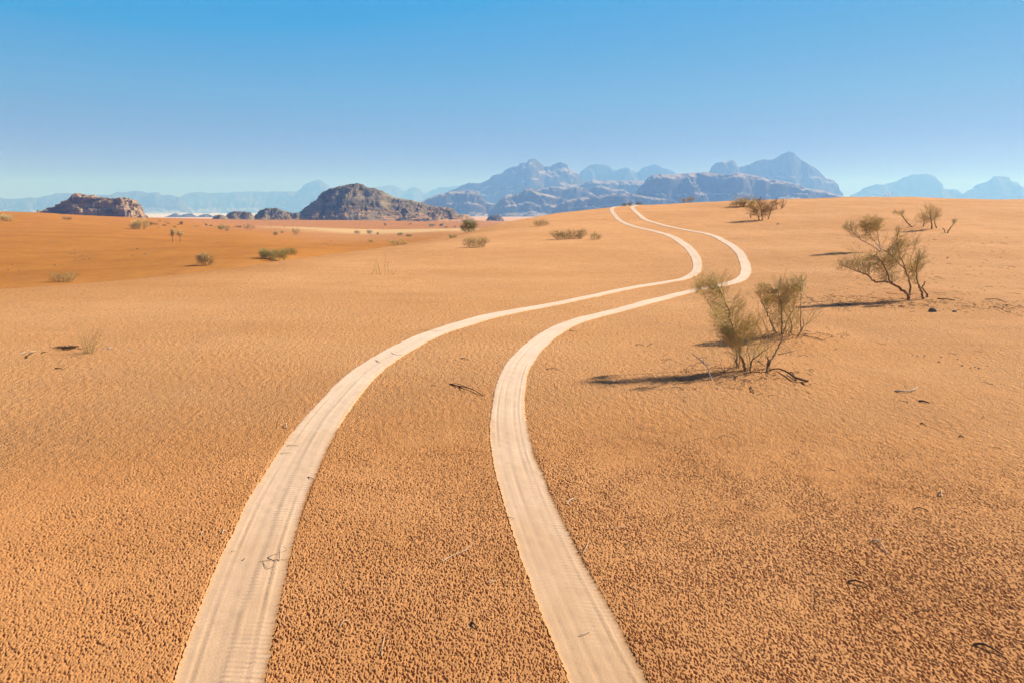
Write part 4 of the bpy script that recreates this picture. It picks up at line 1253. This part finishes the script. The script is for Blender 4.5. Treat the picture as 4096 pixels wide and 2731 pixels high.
def build_litter():
    Zb = zoomed(3200, 1100, 2.24)
    stone('larger dark grey stone right of the wide wind bent shrub', *Zb([(1188, 330)])[0], 27, M_STONE, 1, 0.8)
    stone('smaller flat grey stone right of the larger dark stone', *Zb([(1384, 330)])[0], 20, M_STONE, 2, 0.5)
    stone('small dark stone high on the right slope', *Z6([(1192, 1046)])[0], 11, M_STONE, 3, 0.8)
    stone('tiny white stone high on the right slope', *Z6([(1056, 1050)])[0], 7, M_PALESTONE, 4, 0.9)
    stone('lone dark stone on the dune right of the track crest', *Z5([(1172, 992)])[0], 11, M_STONE, 5, 0.5)
    spots = [(1010, 722), (1050, 730), (1118, 722), (1112, 734), (1266, 736), (1244, 778), (1332, 740), (1412, 756), (1452, 812), (1528, 832), (1568, 826), (1604, 838), (1680, 816)]
    for i, p in enumerate(spots):
        stone('tiny dark pebble in the pebble line on the right sand', *Zb([p])[0], 6 + (i % 3) * 2, M_STONE, 20 + i, 0.6, 'line of pebbles on the right sand')
    vs = [(300, 1000), (285, 1016), (299, 1016), (329, 1024), (300, 1038), (335, 1041), (357, 1037), (529, 1025), (549, 997), (146, 1017), (48, 1060), (220, 1062), (246, 1059), (34, 1080), (580, 1017), (77, 1083), (1298, 976), (1309, 979), (1325, 967)]
    for i, p in enumerate(vs):
        stone('tiny dark stone scattered on the orange valley sand', *p, 5 + i % 3, M_STONE, 60 + i, 0.8, 'stones on the valley sand')
    stone('white pebble beside the faint pale plant', 436, 1395, 14, M_PALESTONE, 90, 0.7)
    stone('smaller white pebble right of the faint pale plant', 515, 1403, 7, M_PALESTONE, 91, 0.8)

    # dead wood round the near shrub
    b = hit(*Z7([(905, 1355)])[0])
    t = Tubes()
    for pts, r in (([(905, 1358), (885, 1300), (862, 1222)], 0.011), ([(862, 1222), (790, 1150), (740, 1110), (690, 1080)], 0.007), ([(862, 1225), (850, 1195), (855, 1165)], 0.005), ([(862, 1222), (890, 1195), (935, 1180)], 0.004),
                   ([(830, 1190), (820, 1140), (812, 1095)], 0.004), ([(800, 1175), (740, 1190), (690, 1240)], 0.003), ([(790, 1150), (765, 1140)], 0.004)):
        P = np.array([at(x, y, b[1] + 0.02 * i) for i, (x, y) in enumerate(Z7(pts))]) - b
        t.add(catmull(P, 5), r, r * 0.55, 6)
    o = link('dead_branch', t.mesh('dead_branch', M_DEAD), None, b)
    tag(o, 'bleached forked dead branch sticking up left of the nearest broom shrub', 'branch')
    ground_stick('fallen_branch', 'dark fallen branch lying right of the nearest broom shrub', Z7([(1910, 1372), (1850, 1378), (1780, 1365), (1700, 1310), (1600, 1262), (1500, 1262)]), M_DARKWOOD, 0.013, 0.03,
                 [Z7([(1790, 1365), (1740, 1310), (1700, 1300)]), Z7([(1850, 1385), (1880, 1415)])], cat='branch')
    ground_stick('twig', 'short dark twig curl below the nearest broom shrub', Z7([(1310, 1430), (1325, 1465), (1350, 1500)]), M_DARKWOOD, 0.006)
    ground_stick('twig', 'thin twig lying left of the nearest broom shrub shadow', Z7([(110, 990), (150, 996), (190, 998)]), M_DARKWOOD, 0.005)
    ground_stick('twig', 'second thin twig left of the nearest broom shrub shadow', Z7([(235, 1008), (255, 995), (278, 978)]), M_DARKWOOD, 0.005)
    stone('small white stone in front of the nearest broom shrub', *Z7([(968, 1448)])[0], 9, M_PALESTONE, 93, 1.2)
    ground_stick('fallen_branch', 'dark forked branch on the sand between the two tracks', [(1800, 1536), (1826, 1545), (1858, 1552), (1890, 1562), (1920, 1578), (1935, 1584)], M_DARKWOOD, 0.007, 0.012,
                 [[(1806, 1535), (1830, 1540), (1868, 1547)], [(1835, 1546), (1850, 1558), (1862, 1570)], [(1838, 1548), (1852, 1552)]], cat='branch')
    ZA = zoomed(1400, 1150, 2.352)
    ZB = zoomed(500, 1900, 1.8875)
    ZC = zoomed(1900, 1900, 1.8875)
    ZD = zoomed(3296, 1900, 1.8875)
    ZE = zoomed(1000, 1400, 2.24)
    ZF = zoomed(0, 1050, 2.851)
    W, D = M_DEAD, M_DARKWOOD
    sticks = [
        ('curved dark twig crossing the left track at its bend', ZA([(380, 605), (420, 635), (470, 640), (530, 632)]), D, 0.0022, 0.012),
        ('straight twig shadow line lying across the left track below the bend', ZA([(295, 700), (370, 695), (465, 682)]), D, 0.002, 0.006),
        ('pale crumpled twig in the middle of the left track bend', ZA([(240, 680), (270, 705), (300, 705)]), W, 0.004, 0.01),
        ('long straight straw across the upper left track', ZA([(660, 402), (760, 408), (860, 415)]), D, 0.002, 0.005),
        ('short dark twig between the tracks above the forked branch', ZA([(1040, 665), (1080, 672), (1125, 684)]), D, 0.005, 0.01),
        ('thin dark twig left of the forked branch', ZA([(760, 920), (790, 925), (820, 928)]), D, 0.003, 0.006),
        ('dark twig right of the right track above its bend', ZA([(2065, 405), (2100, 415), (2140, 420)]), D, 0.004, 0.01),
        ('thin dark line of twig right of the right track at its bend', ZA([(1840, 770), (1900, 768), (1975, 775)]), D, 0.004, 0.01),
        ('short white twig at the right rim of the right track', ZA([(1715, 705), (1740, 692), (1765, 682)]), W, 0.006, 0.01),
        ('white curved twig standing at the right rim of the left track', ZB([(1165, 645), (1185, 600), (1230, 560)]), W, 0.0035, 0.05),
        ('thin grass stem lying across the lower left track', ZB([(1020, 650), (1100, 643), (1225, 635)]), D, 0.0013, 0.003),
        ('short dark straw on the lower left track', ZB([(800, 577), (815, 574), (833, 573)]), D, 0.0016, 0.003),
        ('bent pale straw near the right rim of the left track', ZB([(1040, 655), (1075, 705), (1130, 685)]), D, 0.0013, 0.003),
        ('pale straw left of the lower left track', ZB([(730, 440), (745, 425), (755, 418)]), W, 0.004, 0.006),
        ('second pale straw left of the lower left track', ZB([(572, 450), (582, 435), (592, 422)]), W, 0.003, 0.006),
        ('tiny curved white straw on the lower left track', ZB([(898, 636), (910, 632), (916, 618)]), W, 0.003, 0.008),
        ('bright short straw right of the right track', ZC([(690, 218), (720, 195), (752, 172)]), W, 0.005, 0.008),
        ('bent pale grass stem at the right rim of the right track', ZC([(815, 585), (840, 555), (852, 515)]), W, 0.003, 0.01),
        ('dark twig crossing the left rim of the right track', ZC([(225, 312), (260, 320), (295, 328)]), D, 0.002, 0.004),
        ('pale curled stem lying on the lower right track', ZC([(790, 1205), (830, 1200), (870, 1180), (890, 1150)]), W, 0.002, 0.003),
        ('faint grey straw on the right sand', ZC([(1010, 405), (1080, 400), (1150, 385)]), W, 0.002, 0.006),
        ('pale straw between the two tracks near the photo bottom', ZC([(90, 815), (120, 812), (160, 800)]), W, 0.003, 0.008),
        ('grey curved twig on the lower right sand', ZD([(365, 490), (410, 512), (440, 545), (475, 592)]), W, 0.005, 0.012),
        ('dark curved twig below the grey curved twig', ZD([(180, 803), (230, 810), (290, 828), (375, 862)]), D, 0.005, 0.012),
        ('dark half buried twig near the bottom right corner', ZD([(1130, 1280), (1190, 1290), (1260, 1320), (1350, 1358)]), D, 0.006, 0.01),
        ('little dark twig on the right sand above the grey twig', ZD([(680, 255), (720, 253), (790, 272)]), D, 0.004, 0.008),
        ('short white upright chip on the right sand', ZD([(882, 160), (884, 140), (885, 118)]), W, 0.006, 0.02),
        ('pale forked bleached branch on the right sand', Zb([(850, 1040), (920, 1052), (1000, 1045), (1030, 1028), (1058, 1005)]), W, 0.009, 0.015),
        ('dark straight stick below the bleached branch', Zb([(1065, 1130), (1110, 1140), (1162, 1150)]), D, 0.010, 0.008),
        ('thin dark twig under the dark straight stick', Zb([(1075, 1330), (1105, 1338), (1130, 1350)]), D, 0.005, 0.006),
        ('dark twig low on the right sand', Zb([(1420, 1445), (1445, 1448), (1470, 1455)]), D, 0.006, 0.006),
        ('thin twig lying right of the twiggy upright shrub', Zb([(30, 545), (110, 565), (230, 590)]), D, 0.005, 0.012),
        ('long thin twig at the right end of the debris line', Zb([(1660, 220), (1750, 225), (1840, 245)]), D, 0.008, 0.015),
        ('short twig pointing up in the debris line', Zb([(1815, 315), (1822, 300), (1828, 290)]), D, 0.006, 0.01),
        ('thin twig in the debris line right of the bent shrub', Zb([(1230, 215), (1300, 222), (1390, 228)]), D, 0.010, 0.012),
        ('dark twig pile end beside the bent shrub trunk', Zb([(880, 283), (910, 284), (940, 290)]), D, 0.008, 0.010),
        ('white twig beside the left track near its lower bend', ZE([(322, 700), (326, 680), (332, 655)]), W, 0.005, 0.02),
        ('thin straw lying across the left track near its lower bend', ZE([(330, 853), (380, 855), (440, 857)]), D, 0.0022, 0.005),
        ('darker straw below the thin straw on the left track', ZE([(270, 925), (320, 922), (378, 918)]), D, 0.0018, 0.003),
        ('short dark twig at the right rim of the left track', ZE([(520, 1135), (545, 1150), (575, 1155)]), D, 0.003, 0.006),
        ('pale arched straw in the sand between the tracks', [(1770, 2245), (1810, 2225), (1860, 2205), (1897, 2165)], W, 0.0028, 0.008),
        ('thin pale straw between the tracks near the bottom', [(1525, 2620), (1532, 2580), (1540, 2540)], W, 0.0022, 0.008),
        ('curled pale straw between the tracks near the bottom', [(1360, 2505), (1375, 2490), (1395, 2480)], W, 0.0025, 0.008),
        ('dark chip of wood between the tracks near the bottom', [(1885, 2490), (1895, 2500), (1908, 2515)], D, 0.006, 0.006),
        ('grey and dark broken twig left of the faint pale plant', ZF([(300, 1090), (335, 1060), (380, 1030)]), D, 0.010, 0.015),
        ('bleached twig behind the broken twig at left', ZF([(230, 1045), (300, 1035), (360, 1030), (420, 1015)]), W, 0.008, 0.015),
        ('short dark twig between broken twig and faint pale plant', ZF([(470, 1035), (500, 1030), (530, 1020)]), D, 0.007, 0.01),
        ('dark twig below the faint pale plant', ZF([(630, 1208), (670, 1212), (718, 1213)]), D, 0.007, 0.008),
    ]
    for label, pix, mat, r, lift in sticks:
        ground_stick('twig', label, pix, mat, r, lift)
    stalk_plant('bare brown stalks standing on the dune left of the tracks', (1520, 1098),
                [Z3(p) for p in ([(400, 1560), (400, 1440), (408, 1310)], [(300, 1560), (295, 1460), (285, 1380)], [(360, 1565), (325, 1480), (300, 1420), (315, 1350)], [(440, 1550), (430, 1470), (445, 1410)], [(450, 1560), (500, 1555), (535, 1500)],
                                 [(180, 1566), (160, 1540), (140, 1510)], [(230, 1566), (270, 1520), (280, 1440)], [(480, 1560), (478, 1530), (482, 1500)], [(345, 1566), (330, 1500), (328, 1420)])], M_BROWN, 0.007, 5)
    stalk_plant('few thin dry stalks on the crest below the blue mesa', (3545, 783), [[(3536, 786), (3536, 776), (3535, 770)], [(3542, 786), (3543, 778), (3545, 773)], [(3554, 786), (3555, 774), (3554, 766)], [(3562, 786), (3566, 777), (3571, 768)]], M_BROWN, 0.012, 7)
    g = np.random.default_rng(12)
    st = []
    for i in range(46):
        x0, y0 = 1000 + g.uniform(-40, 60), 1035 + g.uniform(-14, 6)
        x1, y1 = x0 + g.uniform(-130, 170), 700 + g.uniform(-30, 220)
        st.append(ZF([(x0, y0), (x0 * 0.6 + x1 * 0.4 + g.uniform(-12, 12), y0 * 0.5 + y1 * 0.5), (x1, y1)]))
    stalk_plant('faint pale wispy plant growing alone on the left sand', (356, 1413), st, M_STRAW, 0.0016, 6)
    t = Tubes()
    b = hit(*ZF([(780, 985)])[0])
    for i in range(60):
        x, y = 780 + g.normal(0, 75), 985 + g.normal(0, 8)
        a = hit(*ZF([(x - 40, y + g.uniform(-6, 6))])[0])
        c = hit(*ZF([(x + 40, y + g.uniform(-6, 6))])[0])
        P = bend(a + [0, 0, g.uniform(0.005, 0.03)], c + [0, 0, g.uniform(0.005, 0.03)], g, 0, 4, 0.12)
        t.add(P - b, 0.003, 0.002)
    o = link('brushwood', t.mesh('brushwood', M_DARKWOOD), None, b)
    tag(o, 'flat mat of dark dry brushwood beside the faint pale plant', 'brushwood')


def build_plant_litter():
    """Uncountable bits of straw and bark blown over the right-hand sand and round the shrubs."""
    g = np.random.default_rng(321)
    t = Tubes()
    spots = []
    for i in range(420):
        px = g.uniform(3080, 4096)
        spots.append((px, 1205 + (px - 3300) * 0.03 + g.normal(0, 14)))
    for i in range(200):
        spots.append((g.uniform(3350, 4096), g.uniform(930, 1180)))
    for i in range(150):
        spots.append((g.uniform(2650, 3260), 1500 + g.normal(0, 38)))
    for i in range(90):
        spots.append((g.uniform(2980, 3400), 1345 + g.normal(0, 16)))
    for i in range(60):
        spots.append((g.uniform(2700, 4096), g.uniform(1350, 2700)))
    for px, py in spots:
        p = hit(px, py)
        if p[1] > 60:
            continue
        L = g.uniform(0.02, 0.09) * (1 + p[1] / 20)
        a = g.uniform(0, math.pi)
        d = np.array([math.cos(a), math.sin(a), 0.0]) * L / 2
        A, B = p - d, p + d
        A[2], B[2] = float(ground_z(A[0], A[1])) + 0.003, float(ground_z(B[0], B[1])) + g.uniform(0.003, 0.02)
        r = g.uniform(0.001, 0.0022) * (1 + p[1] / 12)
        t.add(bend(A, B, g, -0.04, 4, 0.06), r, r * 0.6)
    o = link('plant_litter', t.mesh('plant_litter', M_DARKWOOD))
    tag(o, 'tiny dark bits of straw and bark strewn over the right sand', kind='stuff')


# ------------------------------------------------------------------ haze
def build_haze():
    x0, x1, y0, y1, z0, z1 = -7000, 7000, -2000, 7000, -40, 295
    V = [(x, y, z) for z in (z0, z1) for y in (y0, y1) for x in (x0, x1)]
    F = [(0, 2, 3, 1), (4, 5, 7, 6), (0, 1, 5, 4), (2, 6, 7, 3), (0, 4, 6, 2), (1, 3, 7, 5)]
    m = bpy.data.materials.new('desert_haze')
    m.use_nodes = True
    nt = m.node_tree
    nt.nodes.clear()
    out = nt.nodes.new('ShaderNodeOutputMaterial')
    pv = nt.nodes.new('ShaderNodeVolumePrincipled')
    pv.inputs['Color'].default_value = (0.175, 0.41, 1.0, 1)         # blue light scatters most
    pv.inputs['Absorption Color'].default_value = (0.80, 0.88, 1, 1)
    pv.inputs['Density'].default_value = 0.00046
    pv.inputs['Anisotropy'].default_value = 0.15
    nt.links.new(pv.outputs[0], out.inputs['Volume'])
    me = mesh_np('haze', np.array(V, float), [np.array(F)], m, smooth=False)
    o = link('haze', me)
    tag(o, 'pale blue desert haze over the plain', kind='stuff')


b_ = hit(*Z7([(1400, 1270)])[0])
MOUNDS.append((b_[0], b_[1], 0.07, 0.75))
b_ = hit(*Z7([(1680, 890)])[0])
MOUNDS.append((b_[0], b_[1], 0.06, 0.8))
b_ = hit(*Z6([(900, 1430)])[0])
MOUNDS.append((b_[0] + 0.3, b_[1], 0.12, 1.3))
b_ = hit(*Z6([(1020, 765)])[0])
MOUNDS.append((b_[0], b_[1], 0.2, 1.6))
b_ = hit(*Z5([(760, 800)])[0])
MOUNDS.append((b_[0] - 0.4, b_[1] + 1.0, 0.35, 2.2))

left_path, right_path = track_path(TRACK_LEFT, (0.27, 0.36)), track_path(TRACK_RIGHT, (0.23, 0.31))
build_ground((left_path[2], right_path[2]))
for path, seed, label in ((left_path, 61, 'left of two pale tyre tracks, the wider one curving over the dune'), (right_path, 71, 'right of two pale tyre tracks, with ridged tread, passing the nearest broom shrub')):
    build_track(path, seed, label, seed == 61)
build_mountains()
build_outcrops()
build_big_shrubs()
build_small_shrubs()
build_litter()
build_plant_litter()
build_haze()
